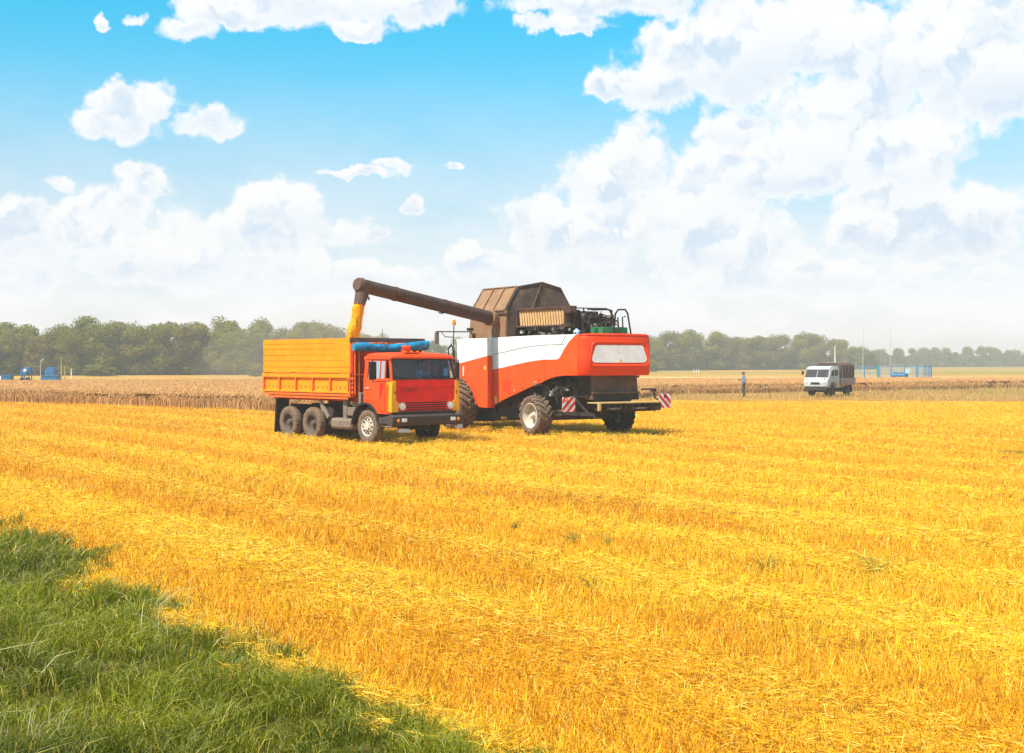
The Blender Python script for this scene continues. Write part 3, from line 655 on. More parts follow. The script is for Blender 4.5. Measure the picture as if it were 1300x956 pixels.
for y in (1.24, 1.05, .35, -.45, -1.3): m.box((-.667, y - .035, 1.36), (-.61, y + .035, 2.95))
m.build('front_wall', 'wall', bed, bevel=.004)
m = MB(); m.box((-.74, y0 - .12, 2.995), (-.70, y1 + .02, 3.135)); m.build('top_board', 'board', bed)
m = MB()
for y in (1.20, 1.05): m.tube([(-.59, y, 1.42), (-.59, y, 2.9)], .022, 8)
m.tube([(-.58, 1.25, 2.03), (-.58, .75, 2.03), (-.2, .75, 2.03)], .015, 6)
for z in (1.5, 1.64, 1.78, 1.92): m.lathe([(.0, -.03), (.035, -.02), (.04, .02), (0, .03)], (-.62, 1.27, z), 'y', 10)
m.bar((-.60, 1.22, 1.86), (-.66, 1.38, 1.92), .05); m.bar((-.66, 1.33, 1.35), (-.66, 1.33, 2.1), .035)
m.build('latch_rod', 'rib', bed)
for x in (-1.2, -4.98): 
    m = MB(); m.prism([(x - .12, 1.37), (x + .12, 1.37), (x + .06, 1.22), (x + .05, 1.10), (x - .05, 1.10), (x - .06, 1.22)], 'y', .98, 1.12); m.tube([(x, .95, 1.16), (x, 1.15, 1.16)], .05, 10); m.build('hinge', 'rib', bed, bevel=.01)
# rolled tarpaulin
m = MB(); P_ = []; Rr = []
for i in range(56):
    t = i / 55; yy = 1.30 - t * 2.80; P_.append((-.52 + .012 * math.sin(t * 9), yy, 2.85 + .012 * math.sin(t * 7 + 1) - .03 * math.sin(t * math.pi) + t * .05)); Rr.append(.112 + .008 * math.sin(t * 17) + .010 * (float(vn(t * 9, 3.3)) - .5))
m.tube(P_, Rr, 28); rl = m.build('rolled_tarpaulin', 'tarp', bed, smooth=80)
for vt in rl.data.vertices:                          # sagging, creased cloth
    c = vt.co; yy, zz = c.y, c.z - 2.85; k_ = float(vn(yy * 2.3 + 4, zz * 5 + 7)) - .5; k2 = float(vn(yy * 9 + zz * 14, zz * 9 + 2)) - .5
    c.z = 2.85 + zz * (1.12 + .25 * k_) + .05 * k_; c.x += .06 * k_ * (1 if c.x > -.52 else 0) + .025 * k2
m = MB()
for yy in (1.05, .15, -.7, -1.3): m = MB(); m.lathe([(.128, -.02), (.134, 0), (.128, .02)], (-.52, yy, 2.85), 'y', 16); m.bar((-.60, yy, 2.97), (-.70, yy, 3.05), .02); m.build('strap', 'board', rl)
m = MB(); m.tube([(-.68, .12, 3.12), (-.68, .12, 3.42)], .008, 5); m.build('antenna', 'dark', bed)
# cab
cabr = T
hw = 1.24
m = MB()
arch = [(.58 * math.cos(a) + 0, .55 + .64 * math.sin(a)) for a in [R(q) for q in (38, 50, 62, 76, 90, 102)]]
side = [(-.12, 1.90), (-.12, 1.26)] + arch[::-1] + [(.58, .90), (1.20, .90), (1.24, 1.0), (1.22, 1.90)]
for s in (1, -1): m.prism(side, 'y', s * hw, s * (hw - .05))
m.box((-.12, -hw + .05, 1.22), (-.08, hw - .05, 2.50))                                   # rear wall
m.box((-.08, -hw + .05, 1.18), (1.18, hw - .05, 1.24))                                    # floor
m.box((1.16, -hw + .05, .92), (1.205, hw - .05, 1.90))                                    # fire wall
def pil(a, b, w=.07, h=.07, up=(0, 1, 0)): m.bar(a, b, w, h, up)
for s in (1, -1):
    pil((1.20, s * 1.19, 1.86), (1.03, s * 1.12, 2.52), .085, .075)
    pil((-.07, s * 1.20, 1.86), (-.05, s * 1.13, 2.52), .13, .06)
    pil((-.1, s * 1.205, 1.905), (1.22, s * 1.205, 1.905), .06, .05)
    pil((-.1, s * 1.135, 2.50), (1.05, s * 1.125, 2.50), .06, .06)
m.bar((1.20, -1.2, 1.895), (1.20, 1.2, 1.895), .05, .05); m.bar((1.045, -1.14, 2.50), (1.045, 1.14, 2.50), .05, .07)
m.build('cab_body', 'cab', cabr, bevel=.012)
m = MB(); rp = [(-.14, 2.50), (1.10, 2.50), (1.13, 2.545), (1.08, 2.62), (.9, 2.665), (.4, 2.685), (-.0, 2.67), (-.13, 2.60)]
n_ = len(rp); vs = []
for y, k, dz in ((1.19, .0, 0), (1.15, 1, -.03), (1.0, 1, 0), (0, 1, .02), (-1.0, 1, 0), (-1.15, 1, -.03), (-1.19, .0, 0)):
    vs += [(px_, y, 2.50 + (pz - 2.50) * (.55 if k == 0 else 1) + (dz if pz > 2.56 else 0)) for px_, pz in rp]
fs = [(i * n_ + j, i * n_ + (j + 1) % n_, (i + 1) * n_ + (j + 1) % n_, (i + 1) * n_ + j) for i in range(6) for j in range(n_)] + [list(range(n_)), [6 * n_ + j for j in range(n_)][::-1]]
m.add(vs, fs); m.build('roof', 'cab', cabr, bevel=.01)
# doors
for s in (1, -1):
    dr = MB(); d_ = [(-.06, 1.30), (-.06, 1.88), (.93, 1.88), (.93, 1.0), (.66, 1.0), (.56, 1.16), (.3, 1.27), (.0, 1.30)]
    dr.prism(d_, 'y', s * (hw + .003), s * (hw + .020))
    dr.bar((.02, s * 1.212, 1.93), (.03, s * 1.15, 2.46), .04, .04, (0, 1, 0)); dr.bar((.90, s * 1.212, 1.93), (.86, s * 1.15, 2.46), .045, .04, (0, 1, 0)); dr.bar((.03, s * 1.15, 2.455), (.86, s * 1.15, 2.455), .04, .04); dr.bar((.64, s * 1.213, 1.93), (.62, s * 1.15, 2.45), .035, .03, (0, 1, 0))
    d = dr.build('door', 'cab', cabr, bevel=.006)
    h = MB(); h.box((.02, min(s * (hw + .022), s * (hw + .05)), 1.62), (.20, max(s * (hw + .022), s * (hw + .05)), 1.665)); h.build('handle', 'chrome', d, bevel=.008)
    q = MB(); q.add([(.04, s * 1.205, 1.92), (.62, s * 1.205, 1.92), (.62, s * 1.15, 2.44), (.04, s * 1.15, 2.44), (.66, s * 1.205, 1.92), (.89, s * 1.205, 1.92), (.85, s * 1.15, 2.44), (.66, s * 1.15, 2.44)], [(0, 1, 2, 3), (4, 5, 6, 7)]); q.build('window_pane', 'sideglass', d, smooth=0)
    q = MB(); q.prism([(.70, 1.28), (.74, 1.28), (.90, 1.80), (.72, 1.80)], 'y', s * (hw + .022), s * (hw + .026)); q.build('door_decal', 'red', d, smooth=0)
m = MB(); m.add([(1.235, -1.16, 1.93), (1.235, 1.16, 1.93), (1.085, 1.085, 2.475), (1.085, -1.085, 2.475)], [(0, 1, 2, 3)]); ws = m.build('windscreen', 'glass', cabr, smooth=0)
m = MB(); m.bar((1.245, -.0, 1.92), (1.095, -.0, 2.48), .025, .02, (0, 1, 0)); m.bar((1.232, -1.18, 1.915), (1.232, 1.18, 1.915), .03, .03)
m.bar((1.232, 1.175, 1.93), (1.09, 1.10, 2.48), .03, .02, (0, 1, 0)); m.bar((1.232, -1.175, 1.93), (1.09, -1.10, 2.48), .03, .02, (0, 1, 0)); m.bar((1.09, -1.1, 2.485), (1.09, 1.1, 2.485), .03, .02)
m.build('windscreen_seal', 'dark', ws)
for y in (.75, -.15, -.6):
    m = MB(); m.tube([(1.26, y, 1.90), (1.262, y + .06, 1.95), (1.225, y + .42, 2.02)], .009, 5); m.build('wiper', 'dark', cabr)
m = MB(); m.box((1.04, -1.02, 2.0), (1.05, -.86, 2.22)); m.build('window_sticker', 'platewhite', cabr)
# front panel
m = MB(); m.prism([(-1.10, 1.00), (1.10, 1.00), (1.12, 1.86), (-1.12, 1.86)], 'x', 1.207, 1.275)
m.bar((1.278, -1.1, 1.73), (1.278, 1.1, 1.73), .012, .01); fp = m.build('front_panel', 'red', cabr, bevel=.02)
m = MB()
for z, a, b in ((1.01, .70, -.72), (1.075, .74, -.76), (1.14, .76, -.80), (1.205, .78, -.82)): m.box((1.277, b, z), (1.283, a, z + .034))
m.build('grille_slot', 'dark', fp, smooth=0)
m = MB()
for z in (1.045, 1.11, 1.175): m.box((1.277, -.8, z), (1.292, .76, z + .022))
m.build('grille_bar', 'red', fp)
text('lettering', 'КАМАЗ', .17, 'logo', fp, Matrix.Translation((1.278, .62, 1.60)) @ Matrix.Scale(-1, 4, (0, 1, 0)) @ Matrix.Rotation(R(90), 4, 'Z') @ Matrix.Rotation(R(90), 4, 'X'))
for s in (1, -1):
    m = MB(); m.prism([(1.10 * s, 1.86), (1.255 * s, 1.84), (1.275 * s, 1.3), (1.27 * s, .96), (1.02 * s, .96), (1.02 * s, 1.25), (1.10 * s, 1.30)], 'x', 1.20, 1.285)
    m.box((1.05, min(s * 1.245, s * 1.27), .97), (1.20, max(s * 1.245, s * 1.27), 1.84)); m.build('corner_panel', 'yellow', cabr, bevel=.012)
    m = MB(); m.tube([(1.285, 1.14 * s, 1.56), (1.30, 1.14 * s, 1.50)], .018, 8); m.build('corner_catch', 'dark', cabr)
    hl = MB(); hl.lathe([(.0, .01), (.06, .012), (.092, .03), (.112, .045), (.115, .0), (.115, -.03)], (1.285, .90 * s, 1.13), 'x', 24); hh_ = hl.build('headlight', 'chrome', cabr)
    q = MB(); q.lathe([(.0, .05), (.06, .046), (.10, .036)], (1.285, .90 * s, 1.13), 'x', 24); q.build('lens', 'lamp', hh_)
# bumper
m = MB(); m.prism([(1.20, .60), (1.38, .56), (1.42, .62), (1.42, .84), (1.38, .88), (1.20, .88)], 'y', -1.34, 1.34); m.box((1.10, -1.2, .86), (1.22, 1.2, .98))
for s in (1, -1): m.prism([(.75, .62), (1.25, .60), (1.25, .86), (.75, .80)], 'y', s * 1.26, s * 1.33)
bp = m.build('bumper', 'greybump', T, bevel=.02)
for s in (1, -1):
    m = MB(); m.box((1.421, min(s * .82, s * 1.0), .68), (1.44, max(s * .82, s * 1.0), .78)); m.build('fog_lamp', 'lamp', bp, bevel=.008)
    m = MB(); m.lathe([(0, .03), (.04, .025), (.05, 0)], (1.42, s * 1.12, .72), 'x', 14); m.build('indicator', 'amber', bp)
    m = MB(); m.bar((1.10, s * 1.28, .56), (1.35, s * 1.28, .56), .1, .03); m.tube([(.62, s * 1.22, .60), (1.15, s * 1.28, .52)], .025, 6); m.build('foot_step', 'steel', bp)
m = MB(); m.prism([(.60, .36), (1.02, .38), (1.00, .49), (.62, .47)], 'x', 1.26, 1.275); m.build('number_plate', 'platewhite', bp)
m = MB(); m.box((1.1, -1.52, .42), (1.14, -1.22, .54)); m.build('reflector_plate', 'platewhite', bp)
m = MB(); m.box((.2, -.55, .55), (1.1, .55, 1.0)); m.tube([(.7, -.6, .45), (.7, .6, .45)], .05); m.build('engine', 'engine', T, bevel=.04)
for s in (1, -1):                                                              # wheel arch guards
    m = MB(); a_ = [R(q) for q in range(12, 180, 12)]
    o_ = [(.66 * math.cos(a), .55 + .68 * math.sin(a)) for a in a_]; i_ = [(.60 * math.cos(a), .55 + .62 * math.sin(a)) for a in a_]
    o_ = [(.80, .60)] + o_ + [(-.70, .55)]; i_ = [(.72, .58)] + i_ + [(-.62, .55)]
    m.prism(o_ + i_[::-1], 'y', s * 1.30, s * .95); m.build('mudguard', 'dark', T, bevel=.01)
    ym = 1.84 if s > 0 else 1.36; m = MB(); m.tube([(1.10, s * 1.18, 2.46), (1.14, s * ym, 2.47), (1.14, s * ym, 2.40)], .012, 6); m.tube([(1.18, s * 1.22, 1.86), (1.14, s * ym, 1.84), (1.14, s * ym, 1.93)], .012, 6); m.bar((1.14, s * ym, 1.84), (1.14, s * ym, 2.47), .02)
    mr_ = m.build('mirror', 'dark', cabr)
    if s > 0: m = MB(); m.prism([(1.71, 1.90), (1.95, 1.90), (1.97, 2.42), (1.71, 2.42)], 'x', 1.10, 1.18)
    else: m = MB(); m.prism([(-1.22, 1.90), (-1.38, 1.92), (-1.38, 2.40), (-1.22, 2.42)], 'x', 1.10, 1.18)
    m.build('mirror_head', 'dark', mr_, bevel=.03)
m = MB(); m.box((.92, .06, 2.665), (1.06, .60, 2.70)); m.build('light_bar_base', 'cab', cabr)
for y in (.55, .3, .08, -.12): m = MB(); m.lathe([(.04, 0), (.035, .03), (0, .04)], (.98, y, 2.695), 'z', 10); m.build('roof_lamp', 'amber', cabr)
m = MB(); m.box((.55, .05, 2.68), (.68, .36, 2.78)); m.tube([(.6, .2, 2.76), (.6, .2, 2.82)], .1); m.lathe([(.12, 0), (.14, .02), (.135, .08), (.10, .10), (0, .105)], (.6, .2, 2.80), 'z', 24); m.build('roof_beacon', 'redlens', cabr)
# inside the cab
m = MB(); m.box((-.078, -1.17, 1.25), (-.06, 1.17, 2.48)); m.box((-.05, -1.08, 2.47), (1.0, 1.08, 2.495)); m.build('cab_lining', 'dash', cabr)
m = MB(); m.box((.95, -1.15, 1.55), (1.19, 1.15, 1.86)); m.build('dashboard', 'dash', cabr, bevel=.04)
for y in (-.62, .62):
    m = MB(); m.box((.0, y - .26, 1.42), (.5, y + .26, 1.56)); m.prism([(-.02, 1.5), (.1, 1.5), (.0, 2.2), (-.07, 2.2)], 'y', y - .25, y + .25); m.build('seat', 'seat', cabr, bevel=.04)
m = MB(); c_ = Vector((.72, -.66, 1.93)); ax = Vector((-.55, 0, .83)).normalized(); a1 = Vector((0, 1, 0)); a2 = ax.cross(a1)
m.tube([c_ + (a1 * math.cos(t) + a2 * math.sin(t)) * .22 for t in [k * math.pi / 10 for k in range(21)]], .016, 8, cap=False); m.bar(c_ - a1 * .2, c_ + a1 * .2, .03, .02); m.tube([c_, c_ - ax * .35], .03, 8); m.build('steering_wheel', 'dark', cabr)
m = MB(); m.box((.02, -1.12, 1.9), (.10, -.92, 2.34)); m.build('hanging_vest', 'vest', cabr, bevel=.02)
def zone_driver(c, V, nm):
    if c.z > V[3].z - .0: return 2
    if (c - V[9]).length < .10 or (c - V[10]).length < .14 or (c - V[13]).length < .10 or (c - V[14]).length < .14: return 2
    if c.z < V[0].z + .06 and (c.x > .06 or c.z < V[0].z): return 1
    return 0
Jd = dict(pelvis=(0, 0, .0), belly=(.0, 0, .2), chest=(.03, 0, .42), neck=(.05, 0, .58), headb=(.07, 0, .65), headc=(.09, 0, .71), headt=(.08, 0, .79), look=(1, -.1, -.1),
          shL=(.04, .19, .50), elL=(.26, .25, .30), wrL=(.46, .16, .38), paL=(.53, .14, .40), shR=(.04, -.19, .50), elR=(.26, -.25, .30), wrR=(.46, -.16, .38), paR=(.53, -.14, .40),
          hiL=(.08, .1, -.02), knL=(.50, .14, .05), anL=(.58, .12, -.30), toL=(.70, .12, -.32), hiR=(.08, -.1, -.02), knR=(.50, -.14, .05), anR=(.58, -.12, -.30), toR=(.70, -.12, -.32))
def tw(x, y, z): return Vector((-3.38, 40.16, 0)) + Matrix.Rotation(-R(47.6), 3, 'Z') @ Vector((x, -y, z))
M['shirtdr'] = M['shirt']
person(tw(.17, -.66, 1.62), -R(47.6), Jd, ['shirt', 'trousers', 'skin', 'hair', 'hair'], zone_driver, label='driver in pale blue shirt sitting behind the windscreen of the orange truck', cat='person')

# ---------------------------------------------------------------- the combine harvester
C = empty('combine_harvester', (2.2, 44.7, 0), R(90 + 33), label='orange and white combine harvester unloading grain through its long brown auger', cat='harvester')
lug_wheel(C, (0, 1.70, .66), .66, .50, 1, 'dustrubber', 'rim', 18, 'rim'); lug_wheel(C, (0, -1.70, .66), .66, .50, -1, 'rubber', 'rim', 18, 'rim')
lug_wheel(C, (5.0, 1.72, .93), .93, .72, 1, 'dustrubber', 'rim', 22); lug_wheel(C, (5.0, -1.72, .93), .93, .72, -1, 'rubber', 'rim', 22)
m = MB(); m.tube([(5.0, -1.4, .93), (5.0, 1.4, .93)], .18, 12); m.box((4.6, -1.1, .8), (5.4, 1.1, 1.3)); m.build('axle', 'chassis', C, bevel=.02)
m = MB(); m.box((-.22, -1.5, .50), (.22, 1.5, .80)); m.box((-.5, -.3, .7), (.5, .3, 1.3)); m.tube([(0, -1.45, .62), (0, 1.45, .62)], .11, 12)
m.bar((-.1, 1.3, .62), (-.9, .2, .75), .08); m.bar((-.1, -1.3, .62), (-.9, -.2, .75), .08); m.build('axle', 'chassis', C, bevel=.02)
m = MB(); m.box((-1.75, -1.05, 1.55), (5.2, 1.05, 3.2)); m.box((.9, -1.05, .78), (4.6, 1.08, 1.56)); m.box((-.9, -.8, .85), (.9, .8, 1.5)); m.prism([(-1.9, 1.3), (.6, 1.1), (.6, 1.6), (-1.9, 1.9)], 'y', -.95, .95); m.build('inner_body', 'engine', C, bevel=.02)  # low second box added as a dark mass for underside shade
# drives, pulleys, hoses seen under the side skirt
for (x, z, r) in ((2.6, 1.0, .18), (1.7, 1.15, .26), (.9, 1.45, .2), (.2, 1.62, .30), (-.6, 1.55, .22), (-1.1, 1.75, .14), (3.4, .75, .15)):
    m = MB(); m.lathe([(r, -.04), (r * .86, 0), (r, .04), (r * .9, .05), (r * .3, .03), (r * .25, .09), (0, .09)], (x, 1.14, z), 'y', 24); m.build('pulley', 'engine', C)
m = MB()
def belt(a, b, ra, rb, y):
    a, b = Vector((a[0], y, a[1])), Vector((b[0], y, b[1])); d = (b - a).normalized(); n_ = Vector((-d.z, 0, d.x))
    m.bar(a + n_ * ra, b + n_ * rb, .03, .015, (0, 1, 0)); m.bar(a - n_ * ra, b - n_ * rb, .03, .015, (0, 1, 0))
belt((1.7, 1.15), (.2, 1.62), .26, .3, 1.15); belt((.9, 1.45), (-.6, 1.55), .2, .22, 1.2); belt((2.6, 1.0), (1.7, 1.15), .18, .26, 1.18); belt((.2, 1.62), (-1.1, 1.75), .3, .14, 1.17)
m.build('drive_belt', 'dark', C)
m = MB()
for k in range(26):
    x = random.uniform(-1.5, 1.2); z0 = random.uniform(1.7, 2.0); p = [Vector((x, 1.10 + random.uniform(0, .15), z0))]
    for j in range(5): p.append(p[-1] + Vector((random.uniform(-.12, .12), random.uniform(-.03, .05), random.uniform(-.18, -.06))))
    m.tube(p, random.choice((.012, .018, .008)), 6)
m.build('hose', 'dark', C)
for k in range(14):
    x = random.uniform(-1.4, 1.0); z = random.uniform(1.2, 1.9); s_ = random.uniform(.05, .13); m = MB(); m.box((x, 1.06, z), (x + s_, 1.16 + s_ * .6, z + s_ * random.uniform(.7, 1.8))); m.build('side_fitting', random.choice(('steel', 'engine2', 'engine2', 'rim')), C, bevel=.015)
m = MB(); m.box((.35, 1.06, 1.62), (.62, 1.3, 1.86)); m.tube([(.48, 1.25, 1.70), (.48, 1.42, 1.70)], .09, 14); m.build('filter_housing', 'steel', C, bevel=.03)
m = MB(); m.bar((1.4, 1.2, 1.2), (1.05, 1.25, .55), .09, .05); m.build('frame_bar', 'chassis', C)
m = MB(); m.bar((-1.1, 1.0, 1.3), (-1.9, .9, .72), .06, .06); m.bar((-1.0, -1.0, 1.3), (-1.9, -.9, .72), .06, .06); m.bar((-2.2, .9, .74), (.0, .9, .74), .10, .12); m.bar((-2.2, .5, .66), (-2.2, .95, .66), .08, .1); m.build('frame_bar', 'chassis', C)
m = MB(); m.box((2.9, 1.0, .42), (3.0, 1.15, .52)); m.tube([(2.8, 1.05, .47), (3.05, 1.05, .47)], .045, 10); m.build('yellow_fitting', 'sticker', C, bevel=.02)
# side panels
fo = [(5.16, 2.33), (5.0, 1.78), (4.85, 1.76), (4.67, 1.70), (4.50, 1.64), (4.34, 1.56), (4.20, 1.47), (4.08, 1.37), (3.99, 1.26), (3.92, 1.15), (3.86, 1.02), (3.81, .88), (3.65, .82), (3.13, .82), (3.13, 2.615)]
fw = [(5.28, 3.24), (5.16, 2.335), (3.13, 2.62), (3.13, 3.24)]
ro = [(3.30, .83), (2.38, 1.13), (1.64, 1.33), (.82, 1.56), (.08, 1.74), (-.33, 1.86), (-.69, 1.93), (-1.18, 1.97), (-1.9, 1.98), (-1.9, 3.285), (-1.82, 3.285), (-1.7, 3.20), (-1.44, 3.05), (-1.18, 2.83), (-1.02, 2.64), (-.91, 2.53), (-.80, 2.49), (-.65, 2.48), (-.01, 2.48), (.68, 2.43), (1.64, 2.32), (2.38, 2.22), (3.30, 2.12)]
rw = [(3.30, 3.25), (3.30, 2.123), (2.38, 2.223), (1.64, 2.323), (.68, 2.433), (-.01, 2.483), (-.65, 2.483), (-.80, 2.494), (-.92, 2.537), (-1.03, 2.645), (-1.19, 2.833), (-1.45, 3.053), (-1.71, 3.203), (-1.83, 3.287), (.45, 3.29), (1.88, 3.275)]
for s in (1, -1):
    A, B_ = s * 1.60, s * 1.30
    m = MB(); m.prism(fo, 'y', A, s * 1.55); m.box((3.13, min(A, B_), .82), (3.17, max(A, B_), 2.60)); o1 = m.build('front_side_panel', 'orange', C, bevel=.012)
    m = MB(); m.prism(fw, 'y', A, s * 1.55); m.box((3.131, min(A, B_), 2.63), (3.17, max(A, B_), 3.23)); m.build('front_upper_panel', 'white', C, bevel=.012)
    m = MB(); m.prism(ro, 'y', s * 1.40, s * 1.35); o2 = m.build('rear_side_panel', 'orange', C, bevel=.012)
    m = MB(); m.prism(rw, 'y', s * 1.40, s * 1.35); o3 = m.build('upper_side_panel', 'white', C, bevel=.008)
    m = MB(); ln_ = [(3.25, 2.66), (2.3, 2.76), (1.32, 2.88), (.6, 2.94), (-.09, 2.97), (-1.2, 2.98)]
    for a, b in zip(ln_[:-1], ln_[1:]): m.bar((a[0], s * 1.402, a[1]), (b[0], s * 1.402, b[1]), .008, .016, (0, 1, 0))
    m.build('seam', 'dark', o3)
    m = MB(); m.bar((-.09, s * 1.402, 1.80), (-.09, s * 1.402, 2.47), .01, .008, (0, 1, 0)); m.build('seam', 'dark', o2)
    for (x, z0_, z1_) in ((2.2, 1.22, 2.25), (1.05, 1.52, 2.38)): m = MB(); m.bar((x, s * 1.402, z0_), (x, s * 1.402, z1_), .008, .006, (0, 1, 0)); m.build('seam', 'hoodred', o2)
    for (x, z) in ((2.0, 1.32), (1.2, 1.52), (.2, 1.80), (-.8, 2.02)): m = MB(); m.box((x, min(s * 1.40, s * 1.412), z), (x + .07, max(s * 1.40, s * 1.412), z + .03)); m.build('latch', 'dark', o2)
    m = MB(); arcp = [(x + .06, s * 1.61, z + .035) for x, z in fo[1:12]]; m.tube(arcp, .018, 6); m.build('arch_edge', 'orange', o1)
    m = MB(); m.prism([(2.45, 1.40), (2.45, 1.78), (1.95, 1.80), (1.95, 1.40)], 'y', s * 1.401, s * 1.403); m.build('faded_square', 'hoodred', o2, smooth=0)
    m = MB(); m.prism([(2.95, .98), (3.02, 1.20), (2.86, 1.22), (2.80, 1.0)], 'y', s * 1.401, s * 1.405); m.box((3.24, min(s * 1.601, s * 1.604), 2.14), (3.34, max(s * 1.601, s * 1.604), 2.28)); m.box((1.70, min(s * 1.401, s * 1.404), 1.42), (1.76, max(s * 1.401, s * 1.404), 1.47)); m.build('sticker', 'sticker', o2, smooth=0)
    m = MB(); m.prism([(-1.28, 3.26), (-1.32, 3.26), (-1.05, 2.99), (-1.01, 2.99)], 'y', s * 1.401, s * 1.404); m.build('green_stripe', 'green', o3, smooth=0)
    mx = Matrix.Translation((4.76, s * 1.603, 2.07)) @ Matrix.Rotation(R(180 if s > 0 else 0), 4, 'Z') @ Matrix.Rotation(R(90), 4, 'X')
    text('fleet_number', '1', .46, 'white', o1, mx)
m = MB(); m.box((-1.85, -1.34, 3.16), (5.2, 1.34, 3.20)); m.build('deck', 'engine', C)
# rear hood, wrapped round the corners
plan = [(-1.9, 1.40), (-2.02, 1.39), (-2.13, 1.34), (-2.21, 1.25), (-2.26, 1.10), (-2.30, .6), (-2.31, 0)]
plan = plan + [(x, -y) for x, y in plan[-2::-1]]
zsec = [(1.98, -.03), (2.03, .0), (2.6, .012), (3.1, 0), (3.24, -.02), (3.28, -.05)]
m = MB(); n_ = len(plan); vs = []
for z, k in zsec:
    for x, y in plan:
        f = (x + 1.9) / -.41; vs.append((x + (-k * f), y * (1 + (k if f > 0.05 else 0)), z + .04 * f * (1 if z > 3 else 0)))
for z, k in zsec[::-1]:
    for x, y in plan: vs.append((x + .05 * (1 if x < -2 else .0), y * .965, min(max(z, 2.0), 3.25)))
L_ = len(zsec) * 2
fs = [(i * n_ + j, i * n_ + j + 1, ((i + 1) % L_) * n_ + j + 1, ((i + 1) % L_) * n_ + j) for i in range(L_) for j in range(n_ - 1)]
m.add(vs, fs); m.add([(x, y, 3.27) for x, y in plan], [list(range(n_))[::-1]]); hood = m.build('rear_hood', 'hoodred', C, smooth=50)
def rr(y0, y1_, z0, z1, sl, r=.13, n=6):
    out = []
    for (cy, cz, a0) in ((y0 + r + sl, z1 - r, 90), (y0 + r, z0 + r, 180), (y1_ - r, z0 + r, 270), (y1_ - r - sl, z1 - r, 0)):
        for k in range(n + 1): a = R(a0 + 90 * k / n); out.append((cy + r * math.cos(a), cz + r * math.sin(a)))
    return out
o_ = rr(-1.19, 1.24, 2.28, 3.06, .08, .18); i_ = rr(-1.08, 1.14, 2.385, 2.955, .12, .14)
m = MB(); k = len(o_); m.add([(-2.315, y, z) for y, z in o_] + [(-2.345, y * .985, 2.67 + (z - 2.67) * .97) for y, z in o_] + [(-2.300, y, z) for y, z in i_], [(j, (j + 1) % k, (j + 1) % k + k, j + k) for j in range(k)] + [(j + k, (j + 1) % k + k, (j + 1) % k + 2 * k, j + 2 * k) for j in range(k)])
m.build('panel_frame', 'hoodred', hood, smooth=50)
m = MB(); m.prism(rr(-1.075, 1.135, 2.39, 2.95, .12, .14), 'x', -2.325, -2.318)
for z in (2.55, 2.67, 2.79): m.box((-2.3262, -.95, z), (-2.3252, 1.0, z + .006))
m.build('rear_panel', 'greywhite', hood, smooth=0)
m = MB(); m.box((-2.329, -.06, 2.41), (-2.3265, .03, 2.50)); m.build('warning_sticker', 'sticker', hood, smooth=0)
# straw chopper housing, rear platform
m = MB(); m.prism([(-2.05, 1.20), (-1.2, 1.25), (-1.0, 1.97), (-1.95, 1.97)], 'y', -.95, .90); m.box((-2.09, -.99, 1.40), (-2.03, .94, 1.46)); m.box((-2.03, -1.0, 1.9), (-1.96, .95, 1.97)); m.build('chopper_housing', 'brown', C, bevel=.01)
m = MB(); m.prism([(-2.08, 1.19), (-2.04, 1.19), (-2.03, 1.40), (-2.07, 1.40)], 'y', -.93, .88); m.build('rubber_flap', 'dark', C)
pf = MB(); pf.box((-2.75, -1.35, 1.10), (-2.15, 1.18, 1.14)); pf.box((-2.80, 1.12, .88), (-2.70, 1.20, 1.14)); pfo = pf.build('spreader_platform', 'beam', C, bevel=.006)
m = MB(); m.box((-2.72, -1.34, .86), (-2.2, -.9, 1.10))
for k in range(10): y = 1.0 - k * .24; m.bar((-2.74, y, 1.10), (-2.6, y + .04, .84), .03, .14, (0, 1, 0))
m.box((-2.6, -1.2, .84), (-2.5, 1.1, 1.1)); m.build('spreader_vane', 'engine', pfo, bevel=.01)
for y in (-.55, .5): m = MB(); m.lathe([(0, 0), (.42, .02), (.42, .06), (.1, .1), (0, .12)], (-2.35, y, .90), 'z', 24); m.build('spreader_disc', 'engine2', C)
m = MB(); m.tube([(-2.1, -1.0, 1.52), (-2.3, -1.28, 1.54), (-2.35, -1.35, 1.48), (-2.35, -1.38, 1.25), (-2.38, -1.45, 1.20), (-2.38, -1.85, 1.18)], .025, 8); m.box((-2.42, -1.40, 1.45), (-2.30, -1.22, 1.56)); m.build('sign_arm', 'dark', C)
for (x, ya, za, flip, col_) in ((-2.42, -1.98, .92, 1, 0), (-1.42, 1.14, .82, -1, 0)):
    w_, h_ = .50, .46
    m = MB(); m.box((x - .012, ya, za), (x, ya + w_, za + h_)); sg = m.build('warning_board', 'signwhite', C, smooth=0)
    m = MB()
    for k in range(-3, 6):                                       # diagonal stripes, clipped to the board
        a = k * .25
        def clip(poly, f):
            out = []
            for i in range(len(poly)):
                p, q = poly[i], poly[(i + 1) % len(poly)]; fp_, fq = f(p), f(q)
                if fp_ >= 0: out.append(p)
                if (fp_ >= 0) != (fq >= 0): t = fp_ / (fp_ - fq); out.append((p[0] + (q[0] - p[0]) * t, p[1] + (q[1] - p[1]) * t))
            return out
        pl = [(a, 0), (a + .125, 0), (a + .125 + flip * h_, h_), (a + flip * h_, h_)]
        for f in (lambda p: p[0], lambda p: w_ - p[0]): pl = clip(pl, f) if pl else pl
        if len(pl) > 2: m.prism([(ya + p[0], za + p[1]) for p in pl], 'x', x - .016, x - .0125)
    m.build('stripe', 'signred', sg, smooth=0)
    m = MB(); m.lathe([(.05, 0), (.05, -.03), (.03, -.045), (0, -.045)], (x - .016, ya + w_ * (.7 if flip < 0 else .5), za + h_ * .82), 'x', 14); m.build('tail_lamp', 'amber' if flip < 0 else 'dark', sg)
